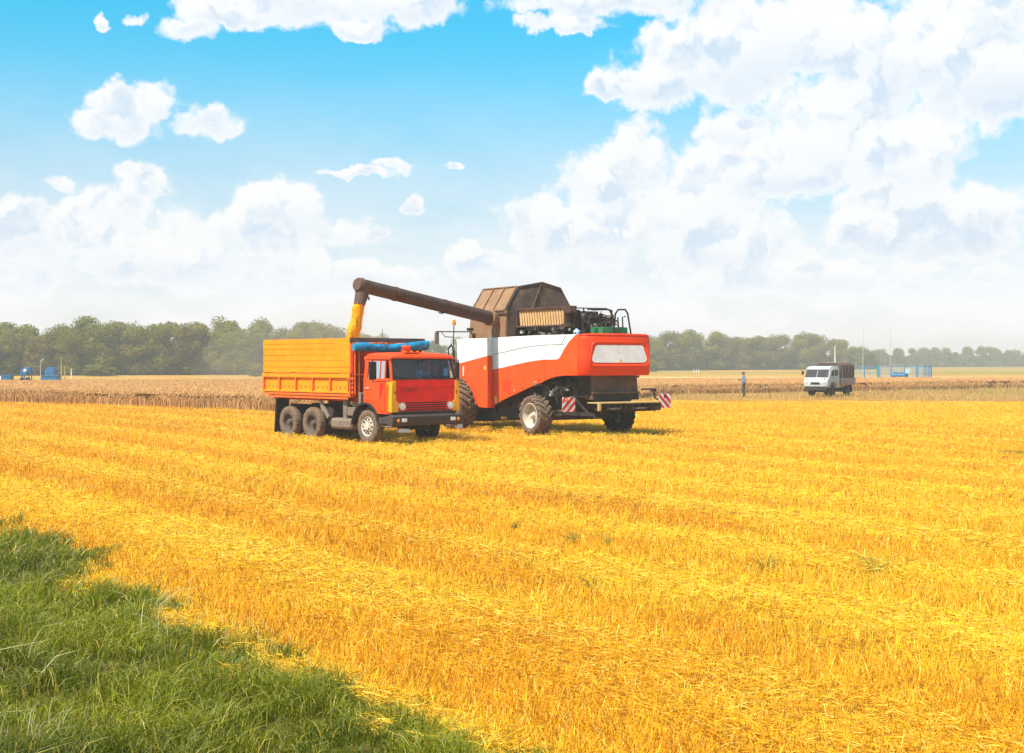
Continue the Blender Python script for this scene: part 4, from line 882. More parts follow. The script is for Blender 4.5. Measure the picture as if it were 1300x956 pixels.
# grain tank and its folding extension
m = MB(); m.prism([(2.40, 3.21), (4.85, 3.21), (4.70, 4.16), (2.36, 4.16)], 'y', -1.33, 1.33); m.build('grain_tank', 'tan', C, bevel=.015)
tk = C
Lb, Lf = (2.36, 1.38, 4.18), (4.60, 1.38, 4.18); Rb, Rf = (2.36, -1.46, 4.18), (4.60, -1.46, 4.18)
tb, tf = (2.50, .78, 5.02), (4.80, .72, 5.02); ub, uf = (2.50, -1.02, 5.02), (4.80, -1.02, 5.02); pkb = (2.46, -.20, 5.20)
def slab(vs_, t, nm, ma, par):
    a = [Vector(v) for v in vs_]; nn = (a[1] - a[0]).cross(a[2] - a[0]).normalized() * t; m = MB(); n0 = len(a)
    m.add([p for p in a] + [p + nn for p in a], [list(range(n0))[::-1], [i + n0 for i in range(n0)]] + [(i, (i + 1) % n0, (i + 1) % n0 + n0, i + n0) for i in range(n0)]); return m.build(nm, ma, par, smooth=0)
lp = slab([Lf, Lb, tb, tf], -.03, 'side_flap', 'tan', tk); slab([Rb, Rf, uf, ub], -.03, 'side_flap', 'brown', tk)  # near flap in the sunlit tone, far flap in the shaded copy
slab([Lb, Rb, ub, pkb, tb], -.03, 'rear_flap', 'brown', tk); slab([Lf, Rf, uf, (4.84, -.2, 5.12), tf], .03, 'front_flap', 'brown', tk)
m = MB()
def L3(a, b, t): return Vector(a).lerp(Vector(b), t)
off = Vector((0, .03, .015))
for t in (0.005, .34, .66, .99): m.bar(L3(Lf, Lb, t) + off, L3(tf, tb, t) + off, .035, .03)
m.bar(Vector(Lf) + off, Vector(Lb) + off, .07, .05); m.bar(Vector(tf) + off, Vector(tb) + off, .04, .03); m.box((2.3, 1.30, 4.08), (4.66, 1.40, 4.17)); m.build('flap_rib', 'tan', lp)
m = MB(); o_ = Vector((-.035, 0, 0))
for a, b in ((Lb, tb), (tb, pkb), (pkb, ub), (ub, Rb), (Rb, Lb), (L3(Rb, Lb, .62), pkb)): m.bar(Vector(a) + o_, Vector(b) + o_, .04, .03)
m.build('flap_edge', 'brown', tk)
m = MB(); m.box((1.9, -1.2, 3.22), (2.35, 1.25, 4.15)); m.box((-.93, .80, 3.5), (1.85, .86, 4.2)); m.build('tank_wall_louvre_back', 'engine', C)  # second box is a dark backing added to shade the louvre gaps
# radiator screen with louvres
scr = MB(); scr.box((-.95, 1.08, 4.16), (1.85, 1.24, 4.22)); scr.box((-.95, 1.08, 3.58), (1.85, 1.24, 3.63)); scr.box((-1.0, 1.0, 3.58), (-.93, 1.25, 4.22)); scr.box((1.82, 1.0, 3.58), (1.88, 1.25, 4.22))
scr.prism([(-1.0, 4.22), (-1.0, 3.98), (-1.25, 4.0), (-1.25, 4.22)], 'y', .95, 1.22); scr.prism([(-.75, 3.60), (-1.0, 3.68), (-1.05, 3.55), (-.85, 3.45), (-.6, 3.5)], 'y', 1.0, 1.24); so_ = scr.build('radiator_screen', 'auger', C, bevel=.005)
m = MB()
for k in range(17): x = 1.74 - k * .155; m.bar((x, 1.16, 4.17), (x - .12, 1.18, 3.62), .075, .02, (-.45, .9, 0))
M['slat'] = mat('louvre_tan', (.62, .34, .14), .7, (.35, .2, .1), .5, 4); m.build('louvre', 'slat', so_)
# engine bay clutter
m = MB(); m.box((-.35, -.6, 3.21), (1.8, .78, 4.1)); m.box((-1.25, -.45, 3.21), (-.4, .70, 3.9)); m.box((-1.15, .72, 3.5), (-.95, .98, 4.1)); m.build('engine_block', 'engine', C, bevel=.03)
m = MB()
for k in range(40):
    p = [Vector((random.uniform(-1.7, -.6), random.uniform(-.2, .65), random.uniform(3.4, 4.10)))]
    for j in range(4): p.append(p[-1] + Vector((random.uniform(-.2, .2), random.uniform(-.25, .25), random.uniform(-.22, .14))))
    m.tube(p, random.choice((.012, .02, .035)), 6)
m.build('engine_hose', 'engine', C)
m = MB(); m.tube([(-.9, .1, 4.13), (-1.3, -.2, 4.13), (-1.32, -.40, 4.1), (-1.3, -.42, 3.3)], .035, 8); m.tube([(-.4, .95, 4.12), (-.8, .9, 4.17), (-1.2, -.3, 4.16)], .02, 6); m.build('engine_pipe', 'dark', C)
for (x, y, z, r, l) in ((-1.35, .25, 3.5, .17, .3), (-1.4, -.1, 3.62, .13, .25), (-1.1, .6, 3.9, .08, .2), (-1.2, -.35, 3.85, .1, .35)):
    m = MB(); m.lathe([(r * .5, -l / 2), (r, -l * .4), (r, l * .4), (r * .6, l / 2), (0, l / 2)], (x, y, z), 'x', 20); m.build('engine_drum', 'engine2', C)
for k in range(22):
    x, y, z = random.uniform(-1.6, 1.9), random.uniform(.98, 1.25), random.uniform(3.24, 3.5); s_ = random.uniform(.04, .12); m = MB(); m.box((x, y - s_ / 2, z - .02), (x + s_ * 1.4, y + s_ / 2, z + s_)); m.build('deck_fitting', random.choice(('steel', 'engine2', 'rim', 'engine2', 'dark')), C, bevel=.01)
m = MB(); m.lathe([(.0, 0), (.11, 0), (.115, .02), (.115, .16), (.08, .2), (.04, .21), (.04, .25), (0, .25)], (-1.25, .95, 3.24), 'z', 20); m.build('coolant_jug', 'bluejug', C)
m = MB(); m.box((-2.02, -.52, 3.30), (-1.55, .50, 3.53)); m.box((-1.80, .50, 3.3), (-1.6, .66, 3.52)); m.build('battery_box', 'green', C, bevel=.012)
m = MB()
m.tube([(-1.3, .55, 4.12), (-2.0, .42, 4.10), (-2.05, .25, 4.08), (-2.07, .12, 3.9), (-2.07, .05, 3.3)], .03, 8)
m.tube([(-2.07, .05, 3.55), (-2.07, .02, 3.95), (-2.07, -.10, 4.09), (-2.07, -.38, 4.10), (-2.07, -.48, 3.98), (-2.07, -.62, 3.3)], .03, 8)
m.tube([(-2.0, -.18, 3.3), (-2.0, -.14, 3.85)], .022, 8); m.tube([(-2.0, -.36, 3.3), (-2.0, -.32, 3.85), (-2.0, -.45, 3.88)], .022, 8); m.build('hand_rail', 'dark', C)
# unloading auger: elbow on the tank, long pipe, boot at the tip
root_, tip_ = Vector((3.12, 1.02, 3.85)), Vector((1.27, 7.42, 4.80)); dv = (tip_ - root_).normalized()
m = MB(); m.tube([(3.15, .7, 3.3), (3.12, .8, 3.65), root_ - dv * .05], [.26, .26, .24], 20); m.tube([root_ - dv * .06, root_ + dv * .62], .245, 20); m.tube([root_ + dv * .62, root_ + dv * .69], .28, 20); m.build('auger_elbow', 'tan', C)
m = MB(); m.tube([root_ + dv * .69, root_ + dv * 2.0, root_ + dv * 4.0, tip_], [.225, .225, .22, .215], 28)
for t in (.3, 2.9, 5.2): m.tube([root_ + dv * t, root_ + dv * (t + .05)], .235, 28)
au = m.build('unloading_auger', 'auger', C)
m = MB(); dn = Vector((-.04, .10, -1)).normalized(); q = tip_ + dv * .02
m.tube([tip_ + dv * -.02, tip_ + dv * .10, tip_ + dv * .16], [.225, .225, .19], 28)
m.tube([q - Vector((0, 0, .0)) - dv * .12, q - dv * .10 + dn * .3, q - dv * .02 + dn * .62], [.235, .21, .175], 20, cap=False); m.tube([q - dv * .32 + dn * .30, q - dv * .42 + dn * .33, q - dv * .40 + dn * .40], .03, 6); m.build('auger_spout', 'augerend', au)
m = MB(); m.tube([tip_ - dv * .1 + Vector((0, 0, .235)), tip_ - dv * .1 + Vector((0, 0, .245))], .05, 10); m.tube([root_ + dv * 3.0 - Vector((0, 0, .25)), root_ + dv * 3.2 - Vector((0, 0, .26))], .02, 6); m.build('pipe_bracket', 'augerend', au)
# mirror mast, beacon and hoses in front of the white panel
m = MB(); m.tube([(4.25, 1.45, 3.24), (4.25, 1.60, 3.48), (6.2, 1.90, 3.52)], .022, 6); m.tube([(5.3, 1.75, 2.2), (5.2, 1.76, 3.0), (5.15, 1.76, 3.75)], .02, 6); m.tube([(5.9, 1.85, 3.5), (5.7, 1.82, 3.33), (5.2, 1.78, 3.30)], .016, 6); mm = m.build('mirror_mast', 'dark', C)
m = MB(); m.box((6.14, 1.80, 3.08), (6.20, 1.98, 3.50)); m.build('mirror', 'steel', mm, bevel=.02)
m = MB(); m.lathe([(.07, 0), (.075, .04), (.06, .15), (.04, .19), (0, .2)], (5.15, 1.76, 3.74), 'z', 16); m.build('beacon', 'amber', mm)
m = MB(); m.box((4.3, 1.45, 3.52), (4.55, 1.6, 3.62)); m.build('work_lamp', 'dark', mm, bevel=.02)
m = MB()
for k in range(3): m.tube([(5.6 - .05 * k, 1.7, 2.5), (5.65, 1.72, 2.85 + .03 * k), (5.4, 1.72, 3.0 + .03 * k), (5.25 + .04 * k, 1.70, 2.85), (5.22 + .04 * k, 1.68, 2.3)], .018, 6)
m.build('hydraulic_hose', 'dark', C)
# operator cab and feeder house ahead of the panels
m = MB(); m.box((5.25, -1.0, 1.75), (6.5, .75, 1.9)); m.box((5.25, -1.0, 3.10), (6.6, .75, 3.22))
for p in ((5.3, -.95), (5.3, .70), (6.4, -.95), (6.4, .70)): m.bar((p[0], p[1], 1.9), (p[0], p[1], 3.1), .09)
oc = m.build('operator_cab', 'white', C, bevel=.02)
m = MB(); m.box((6.42, -.9, 1.92), (6.44, .65, 3.08)); m.box((5.3, .70, 1.92), (6.4, .71, 3.08)); m.build('cab_glass', 'glass', oc)
m = MB(); m.prism([(5.0, 1.0), (5.0, 1.7), (7.2, 1.0), (7.2, .35)], 'y', -.7, .7); m.build('feeder_house', 'engine', C, bevel=.02)
hd = MB(); hd.prism([(7.2, .15), (8.3, .10), (8.3, .18), (7.5, .35), (7.4, 1.1), (7.2, 1.1)], 'y', -3.0, 3.0)
for y in (-3.05, 3.05): hd.prism([(7.2, .15), (9.0, .12), (8.2, .9), (7.3, 1.15)], 'y', y - .04, y + .04)
ho = hd.build('header', 'dark', C)
m = MB(); m.tube([(7.75, -2.9, .55), (7.75, 2.9, .55)], .2, 16)
for k in range(5):
    a = k * 2 * math.pi / 5; m.tube([(8.2 + .45 * math.cos(a), -2.9, 1.0 + .45 * math.sin(a)), (8.2 + .45 * math.cos(a), 2.9, 1.0 + .45 * math.sin(a))], .025, 6)
m.build('reel', 'steel', ho)

# grain falling into the bed
cw = Matrix.Rotation(R(90 + 33), 3, 'Z'); q0 = Vector((2.2, 44.7, 0)) + cw @ (q - dv * .02 + dn * .55); q1 = tw(-2.5, .10, 2.2)
m = MB(); P_ = []; Rr = []
for i in range(90):
    t = i / 89; p = q0.lerp(q1, t) + Vector((.05 * math.sin(t * 9) * t, .03 * math.sin(t * 12), 0)); P_.append(p); Rr.append(.165 + .07 * t + .02 * math.sin(t * 11) * (.3 + t))
m.tube(P_, Rr, 40, cap=True)
me_ = m.build('grain_stream', 'grain', label='golden stream of grain falling from the auger spout into the truck bed', cat='grain', kind='stuff', smooth=80)
for v in me_.data.vertices: v.co += v.normal * (.09 * (float(vn(v.co.z * 3.0 + 5, v.co.x * 14 + 3)) - .5) + .03 * (float(vn(v.co.z * 9, v.co.y * 30 + v.co.x * 30)) - .5) + .02 * (random.random() - .5))
gr = []
for k in range(3500):
    t = random.random(); p = q0.lerp(q1, t) ; a = random.uniform(0, 6.28); r = (.17 + .09 * t) * (.85 + random.expovariate(5)); gr.append((p.x + math.cos(a) * r, p.y + math.sin(a) * r, p.z))
m = MB()
for p in gr: s_ = .006; m.add([(p[0] - s_, p[1], p[2]), (p[0] + s_, p[1], p[2]), (p[0], p[1] + s_, p[2] + s_ * 2)], [(0, 1, 2)])
m.build('grain_spray', 'grain', smooth=0, label='loose grains scattering around the falling golden grain stream', cat='grain', kind='stuff')
m = MB(); ng = 24; vs = []
for i in range(ng + 1):
    for j in range(ng + 1):
        x = -5.45 + i / ng * 4.68; y = y0 + .1 + j / ng * (y1 - y0 - .2); d = math.hypot(x + 2.35, y); vs.append(tw(x, y, 2.72 - .30 * d ** .8 + .03 * random.random() if d < 9 else 1.9))
m.add(vs, [(i * (ng + 1) + j, (i + 1) * (ng + 1) + j, (i + 1) * (ng + 1) + j + 1, i * (ng + 1) + j + 1) for i in range(ng) for j in range(ng)]); m.build('grain_heap', 'grain', label='heap of golden grain lying inside the orange truck bed', cat='grain', kind='stuff')
# ---------------------------------------------------------------- light utility truck far right
V_ = empty('utility_truck', (21.6, 93.4, 0), -R(90 + 40), label='small grey-white utility truck with brown canopy standing before the wheat', cat='truck')
# local x forward from the front axle
for x in (0, -2.3):
    for s in (1, -1): truck_wheel(V_, (x, s * .74, .38), .38, .22, s, 'rear', 'rubber')
m = MB(); m.box((-3.1, -.45, .45), (.7, .45, .62)); m.tube([(0, -.7, .38), (0, .7, .38)], .07); m.tube([(-2.3, -.7, .38), (-2.3, .7, .38)], .07); m.build('chassis', 'chassis', V_)
prof = [(-.92, .60), (-.92, 1.92), (-.84, 2.02), (-.5, 2.08), (.1, 2.07), (.42, 1.98), (.55, 1.86), (.80, 1.34), (.90, 1.22), (.95, 1.0), (.93, .74), (.86, .66), (.50, .62), (.44, .80), (.28, .96), (0, 1.02), (-.28, .96), (-.44, .80), (-.50, .60)]
m = MB(); m.prism(prof, 'y', -.93, .93); m.build('cab', 'vanwhite', V_, bevel=.10)
m = MB(); m.prism([(-.75, 2.05), (.2, 2.05), (.50, 1.95), (.60, 1.90), (.40, 2.06), (.0, 2.13), (-.7, 2.14), (-.9, 2.05)], 'y', -.90, .90); m.build('roof', 'vanwhite', V_, bevel=.03)
def sl(x, z): return x
m = MB()
a, b, c_, d_ = Vector((.555, 0, 1.85)), Vector((.79, 0, 1.36)), 0, 0; nn = Vector((.9, 0, .43)).normalized() * .012
for yy0, yy1 in ((-.87, -.02), (.02, .87)):
    m.add([a + nn + Vector((0, yy0 * .97, 0)), a + nn + Vector((0, yy1 * .97, 0)), b + nn + Vector((0, yy1, 0)), b + nn + Vector((0, yy0, 0))], [(0, 1, 2, 3)])
m.build('windscreen', 'darkglass', V_, smooth=0)
for s in (1, -1):
    m = MB(); m.prism([(-.62, .72), (-.62, 1.92), (.28, 1.92), (.52, 1.45), (.52, 1.0), (.1, 1.06), (-.40, 1.02)], 'y', s * .931, s * .945); dr = m.build('door', 'vanside', V_, bevel=.01)
    m = MB(); m.prism([(-.56, 1.46), (-.56, 1.86), (-.10, 1.86), (-.10, 1.46)], 'y', s * .946, s * .952); m.prism([(-.02, 1.46), (-.02, 1.86), (.24, 1.86), (.44, 1.46)], 'y', s * .946, s * .952); m.build('door_window', 'darkglass', dr, smooth=0)
    m = MB(); m.box((-.05, min(s * .946, s * .985), 1.30), (.08, max(s * .946, s * .985), 1.34)); m.build('handle', 'dark', dr)
    m = MB(); m.lathe([(0, .05), (.09, .04), (.105, .02), (.105, -.04)], (.94, s * .66, 1.06), 'x', 20); m.build('headlight', 'lamp', V_)
    m = MB(); m.lathe([(0, .03), (.04, .02), (.04, -.03)], (.93, s * .66, 1.27), 'x', 12); m.build('indicator', 'amber', V_)
    m = MB(); m.tube([(.55, s * .93, 1.75), (.62, s * 1.12, 1.72)], .012, 5); m.box((.58, min(s * 1.08, s * 1.22), 1.52), (.62, max(s * 1.08, s * 1.22), 1.80)); m.build('mirror', 'dark', V_, bevel=.02)
m = MB(); m.prism([(-.40, .86), (.40, .86), (.30, 1.02), (-.30, 1.02)], 'x', .93, .955); m.build('grille', 'dark', V_, bevel=.01)
m = MB(); m.box((.93, -.85, .44), (1.06, .85, .60)); m.box((.80, -.80, .40), (.93, .80, .72)); m.build('bumper', 'chassis', V_, bevel=.03)
m = MB(); m.box((-3.25, -.98, .86), (-1.02, .98, .94)); m.box((-3.25, .94, .90), (-1.02, .99, 1.30)); m.box((-3.25, -.99, .90), (-1.02, -.94, 1.30)); m.box((-3.27, -.98, .90), (-3.22, .98, 1.30)); m.box((-1.05, -.98, .90), (-1.0, .98, 1.30)); m.build('cargo_bed', 'bedgrey', V_, bevel=.01)
m = MB(); m.prism([(-.93, 1.28), (.93, 1.28), (.95, 2.20), (.70, 2.36), (-.70, 2.36), (-.95, 2.20)], 'x', -3.2, -1.05); cn = m.build('canopy', 'canopy', V_, bevel=.04)
m = MB(); m.bar((-1.06, -.66, 2.38), (-1.06, .70, 2.38), .05, .04)
for k in range(5): x = -1.2 - k * .47; m.bar((x, -.952, 1.3), (x, -.960, 2.18), .02, .01); m.bar((x, .952, 1.3), (x, .960, 2.18), .02, .01)
m.build('canopy_bow', 'bedgrey', cn)
for s in (1, -1): m = MB(); m.box((-2.85, min(s * .62, s * .9), .30), (-2.80, max(s * .62, s * .9), .8)); m.build('mud_flap', 'dark', V_)

# person standing by the wheat
def zone_st(c, V, nm):
    if c.z > V[3].z + .01 or (c - V[10]).length < .12 or (c - V[14]).length < .12 or (c - V[9]).length < .06 or (c - V[13]).length < .06: return 2
    if (c - V[8]).length < .10 and c.z < V[8].z: return 2
    if c.z < .09: return 3
    return 1 if c.z < V[0].z + .02 else 0
Js = dict(pelvis=(0, 0, .92), belly=(.02, 0, 1.10), chest=(.0, 0, 1.32), neck=(.01, 0, 1.48), headb=(.03, 0, 1.54), headc=(.04, 0, 1.60), headt=(.03, 0, 1.68), look=(1, 0, -.25),
          shL=(.0, .19, 1.41), elL=(.06, .25, 1.12), wrL=(.30, .20, 1.14), paL=(.38, .19, 1.17), shR=(.0, -.19, 1.41), elR=(.05, -.25, 1.13), wrR=(.28, -.15, 1.22), paR=(.36, -.13, 1.26),
          hiL=(0, .10, .86), knL=(.03, .11, .47), anL=(-.01, .12, .08), toL=(.15, .14, .04), hiR=(0, -.10, .86), knR=(.02, -.11, .47), anR=(-.03, -.12, .08), toR=(.13, -.14, .04))
person((16.05, 92.6, 0), R(196), Js, ['shirt2', 'trousers', 'skin', 'shoe', 'hair'], zone_st, label='person in slate blue shirt and dark trousers standing in the field', cat='person')

# ---------------------------------------------------------------- fenced blue installation, masts and posts
fe = empty('fence_enclosure', (45.3, 160, 0), label='blue mesh fence enclosure beyond the wheat right of the utility truck', cat='fence')
Wd, Dp, Hh = 9.6, 6.0, 2.0
def mesh_panel(x0, y0_, x1, y1_, ma):
    m = MB(); L = math.hypot(x1 - x0, y1_ - y0_); n_ = int(L / .30)
    for k in range(n_ + 1): t = k / n_; m.bar((x0 + (x1 - x0) * t, y0_ + (y1_ - y0_) * t, .15), (x0 + (x1 - x0) * t, y0_ + (y1_ - y0_) * t, Hh - .05), .024)
    for z in (.18, .6, 1.05, 1.5, Hh - .06): m.bar((x0, y0_, z), (x1, y1_, z), .022)
    m.build('mesh_panel', ma, fe, smooth=0)
cor = [(-4.8 + 1.6 * k, 0) for k in range(7)]
for a, b in zip(cor[:-1], cor[1:]): mesh_panel(*a, *b, 'paleblue')
for a, b in (((-4.8, 0), (-4.8, 6)), ((4.8, 0), (4.8, 6)), ((-4.8, 6), (4.8, 6))): mesh_panel(*a, *b, 'paleblue')
for (x, y) in cor + [(-4.8, 6), (4.8, 6), (0, 6)]: m = MB(); m.bar((x, y, 0), (x, y, Hh), .11); m.build('post', 'blue', fe)
for x0, x1 in ((-5.15, -4.65), (3.9, 4.75)):
    g_ = MB()
    n_ = 6 if x1 - x0 > .6 else 4
    for k in range(n_): xx = x0 + (x1 - x0) * k / (n_ - 1); g_.bar((xx, -.06, .1), (xx, -.06, Hh + .05), .10, .03)
    for z in (.15, 1.0, Hh): g_.bar((x0, -.08, z), (x1, -.08, z), .10, .03)
    g_.build('gate', 'blue', fe)
eq = empty('pipe_station', (45.6, 163, 0), label='blue pipework and grey cabinet inside the mesh fence enclosure', cat='equipment')
m = MB(); m.tube([(.6, 0, .8), (2.6, 0, .8)], .18, 12); m.tube([(.9, 0, 0), (.9, 0, 1.25)], .14, 10); m.tube([(2.3, 0, 0), (2.3, 0, 1.3)], .14, 10); m.tube([(1.2, .5, 1.1), (2.9, .5, 1.1)], .10, 10); m.build('pipework', 'blue', eq)
m = MB(); m.box((2.1, -.5, 1.05), (2.75, 0, 1.6)); m.build('cabinet', 'platewhite', eq, bevel=.02)
m = MB(); m.tube([(-1.1, -.6, 0), (-1.1, -.6, 2.05)], .11, 10); m.build('valve_column', 'greenp', eq)
m = MB(); m.tube([(-.85, -.6, 0), (-.85, -.6, 2.0)], .05, 8); m.tube([(.1, -.6, 0), (.1, -.6, 1.9)], .05, 8); m.tube([(-.85, -.6, 1.9), (.1, -.6, 1.8)], .04, 8); m.build('vent_pipe', 'pinkp', eq)
def pole(name, x, y, h, r, ma, head, **tg):
    m = MB(); m.tube([(0, 0, 0), (0, 0, h * .5), (0, 0, h)], [r, r * .8, r * .5], 8)
    if head == 'arm': m.bar((0, 0, h * .97), (.35, 0, h * .99), .03)
    if head == 'bend': m.tube([(0, 0, h), (.05, 0, h + .2), (.35, 0, h + .5)], [r, r, r * 1.3], 8)
    return m.build(name, ma, loc=(x, y, 0), **tg)
pole('mast', 42.2, 161, 6.6, .05, 'mast', 0, label='thin grey mast rising over the left half of the blue fence', cat='mast')
pole('mast', 45.6, 161.5, 6.4, .05, 'mast', 0, label='thin grey mast rising beside the green pipe column', cat='mast')
pole('white_post', 41.0, 170, 4.5, .10, 'post', 'cap', label='tall white post rising behind the utility truck canopy', cat='post')
# left edge, in front of the wood
def px(p, Y): return (p - 650) / 1700 * Y
def container(p0, p1, h, ma, label, name='blue_container', z0=0, band=None):
    Y = 150; a, b = px(p0, Y), px(p1, Y); r = empty(name, ((a + b) / 2, Y, 0), label=label, cat='container'); w = (b - a) / 2
    m = MB(); m.box((-w, -.6, .12), (w, .6, h)); m.build('body', ma, r, bevel=.03)
    m = MB(); m.box((-w - .05, -.65, h), (w + .05, .65, h + .06)); m.build('lid', 'blue', r)
    for x in (-w * .8, w * .8): m = MB(); m.box((x - .06, -.5, 0), (x + .06, .5, .12)); m.build('foot', 'dark', r)
    return r
c1 = container(4, 15, .92, 'bluedeep', 'short blue container at the far left edge before the wood')
m = MB(); m.box((-1.05, -.5, .3), (-.55, .4, .82)); m.build('end_cover', 'signwhite', c1, bevel=.02)
container(54.5, 75, .86, 'bluedeep', 'long low blue container before the wood at left')
def farmunit(p0, p1, h, label):
    Y = 154; a, b = px(p0, Y), px(p1, Y); w = (b - a) / 2; r = empty('blue_machine', ((a + b) / 2, Y, 0), label=label, cat='machine')
    m = MB(); m.box((-w, -.6, .9), (w, .6, h)); m.prism([(-w, h), (w, h), (w * .7, h + .4), (-w * .8, h + .25)], 'y', -.5, .5); m.build('hopper', 'bluedeep', r, bevel=.04)
    m = MB()
    for x in (-w * .8, w * .8): m.bar((x, -.4, 0), (x * .9, -.4, h * .8), .09); m.bar((x, .4, 0), (x * .9, .4, h * .8), .09)
    m.bar((-w, -.5, .9), (w, -.5, .5), .08); m.build('frame', 'blue', r)
    for x in (-w * .6, w * .6): m = MB(); m.lathe([(.3, -.1), (.34, 0), (.3, .1), (.1, .1), (0, .12)], (x, -.6, .34), 'y', 16); m.build('wheel', 'rubber', r)
    return r
u1 = farmunit(28, 40, 1.45, 'blue implement with white lamp parked before the wood at left'); m = MB(); m.lathe([(0, -.2), (.16, -.14), (.2, 0), (.16, .14), (0, .2)], (.1, -.75, 1.45), 'z', 12); m.build('lamp', 'signwhite', u1)
farmunit(59, 71, 1.5, 'blue implement rising behind the long low blue container')
pole('white_post', px(51.5, 152), 152, 2.3, .06, 'mast', 'bend', label='white post with a bent top between the two blue implements', cat='post')
pole('white_post', px(90.5, 152), 152, 1.7, .09, 'post', 0, label='short white post right of the blue containers before the wood', cat='post')
pole('pale_post', px(78, 158), 158, 3.0, .08, 'beam', 0, label='pale wooden post left of the short white post', cat='post')
pole('pale_post', px(82.5, 156), 156, 2.0, .08, 'beam', 0, label='shorter pale wooden post beside the taller wooden one', cat='post')
for k, p in enumerate((881, 884, 887)):
    pole('marker_stake', px(p, 300), 300, .9, .10, 'post', 0, label='white marker stake at the far field edge under the right wood', cat='stake', group='marker stakes at the far field edge')

# ---------------------------------------------------------------- trees
leafm = bpy.data.materials.new('foliage'); leafm.use_nodes = True; n = NG(leafm.node_tree); bs = leafm.node_tree.nodes['Principled BSDF']
at = n.n('ShaderNodeAttribute'); at.attribute_name = 'col'; oi = n.n('ShaderNodeObjectInfo')
hs = n.n('ShaderNodeHueSaturation'); n.l(n.m('ADD', .485, n.m('MULTIPLY', oi.outputs['Random'], .03)), hs.inputs['Hue']); n.l(n.m('ADD', .82, n.m('MULTIPLY', n.m('FRACT', n.m('MULTIPLY', oi.outputs['Random'], 7.3)), .36)), hs.inputs['Value'])
n.l(at.outputs['Color'], hs.inputs['Color']); n.l(hs.outputs[0], bs.inputs['Base Color']); bs.inputs['Roughness'].default_value = .7; bs.inputs['Specular IOR Level'].default_value = .2
tl = n.n('ShaderNodeBsdfTranslucent'); n.l(hs.outputs[0], tl.inputs[0]); mx = n.n('ShaderNodeMixShader'); mx.inputs[0].default_value = .22
n.l(bs.outputs[0], mx.inputs[1]); n.l(tl.outputs[0], mx.inputs[2]); n.l(mx.outputs[0], leafm.node_tree.nodes['Material Output'].inputs[0])
def crown_mesh(H_, Rw, seed, nleaf=7500, low=.06):
    r = np.random.default_rng(seed); k = r.integers(16, 24)
    hz_ = r.uniform(low, .92, k); an = r.uniform(0, 2 * math.pi, k); prof_ = np.sin(np.clip((hz_ - low + .12) / (1.02 - low + .12), 0, 1) ** .85 * math.pi) ** .55
    rad = Rw * prof_ * r.uniform(.45, .78, k); cx, cy, cz = np.cos(an) * rad, np.sin(an) * rad, hz_ * H_; cr = r.uniform(.14, .24, k) * H_ * .9
    cx = np.append(cx, 0); cy = np.append(cy, 0); cz = np.append(cz, H_ * .82); cr = np.append(cr, H_ * .18)
    li = r.integers(0, k + 1, nleaf); d = r.normal(size=(nleaf, 3)); d /= np.linalg.norm(d, axis=1)[:, None]; q = r.random(nleaf) ** .35
    p = np.stack([cx[li], cy[li], cz[li]], 1) + d * (cr[li] * q)[:, None] * np.array([1, 1, .8]); p[:, 2] = np.maximum(p[:, 2], .5)
    nrm = d + r.normal(0, .5, (nleaf, 3)); nrm /= np.linalg.norm(nrm, axis=1)[:, None]
    a = np.cross(nrm, r.normal(size=(nleaf, 3))); a /= np.linalg.norm(a, axis=1)[:, None]; b = np.cross(nrm, a); s_ = r.uniform(.09, .26, nleaf)[:, None]
    V = np.stack([p - a * s_, p - b * s_ * .7, p + a * s_, p + b * s_ * .7], 1).reshape(-1, 3); F_ = np.arange(nleaf * 4).reshape(-1, 4)
    t = r.random(nleaf) * .6 + r.random(k + 1)[li] * .4; c = lerp((.12, .105, .010), (.28, .24, .022), t)
    o = fastmesh('crown', V, F_, leafm, np.repeat(c, 4, 0)); me = o.data; bpy.data.objects.remove(o); return me
def trunk_mesh(H_, Rw, seed):
    r = random.Random(seed); m = MB(); m.tube([(0, 0, -.1), (.1, 0, H_ * .2), (.0, .1, H_ * .5), (.1, 0, H_ * .8)], [.24, .19, .14, .05], 8)
    for k in range(6):
        z = H_ * r.uniform(.2, .6); a = r.uniform(0, 6.28); L = Rw * r.uniform(.5, .8); m.tube([(0, 0, z), (math.cos(a) * L * .5, math.sin(a) * L * .5, z + H_ * .12), (math.cos(a) * L, math.sin(a) * L, z + H_ * .2)], [.10, .07, .03], 6)
    o = m.build('trunk', 'wood'); me = o.data; bpy.data.objects.remove(o); return me
kinds = []
for i, (h, w) in enumerate(((10.5, 3.6), (11.0, 3.2), (9.6, 4.0), (11.2, 3.8), (8.8, 3.0), (10.2, 3.4), (7.4, 3.2))): kinds.append((crown_mesh(h, w, 50 + i), trunk_mesh(h, w, i), h))
def tree(x, y, k, s, label, group):
    r = empty('tree', (x, y, 0), random.uniform(0, 6.28), label=label, cat='tree', group=group); r.scale = (s, s, s * random.uniform(.94, 1.06))
    for nm, me in (('crown', kinds[k][0]), ('trunk', kinds[k][1])): o = bpy.data.objects.new(nm, me); COL.objects.link(o); o.parent = r
    return r
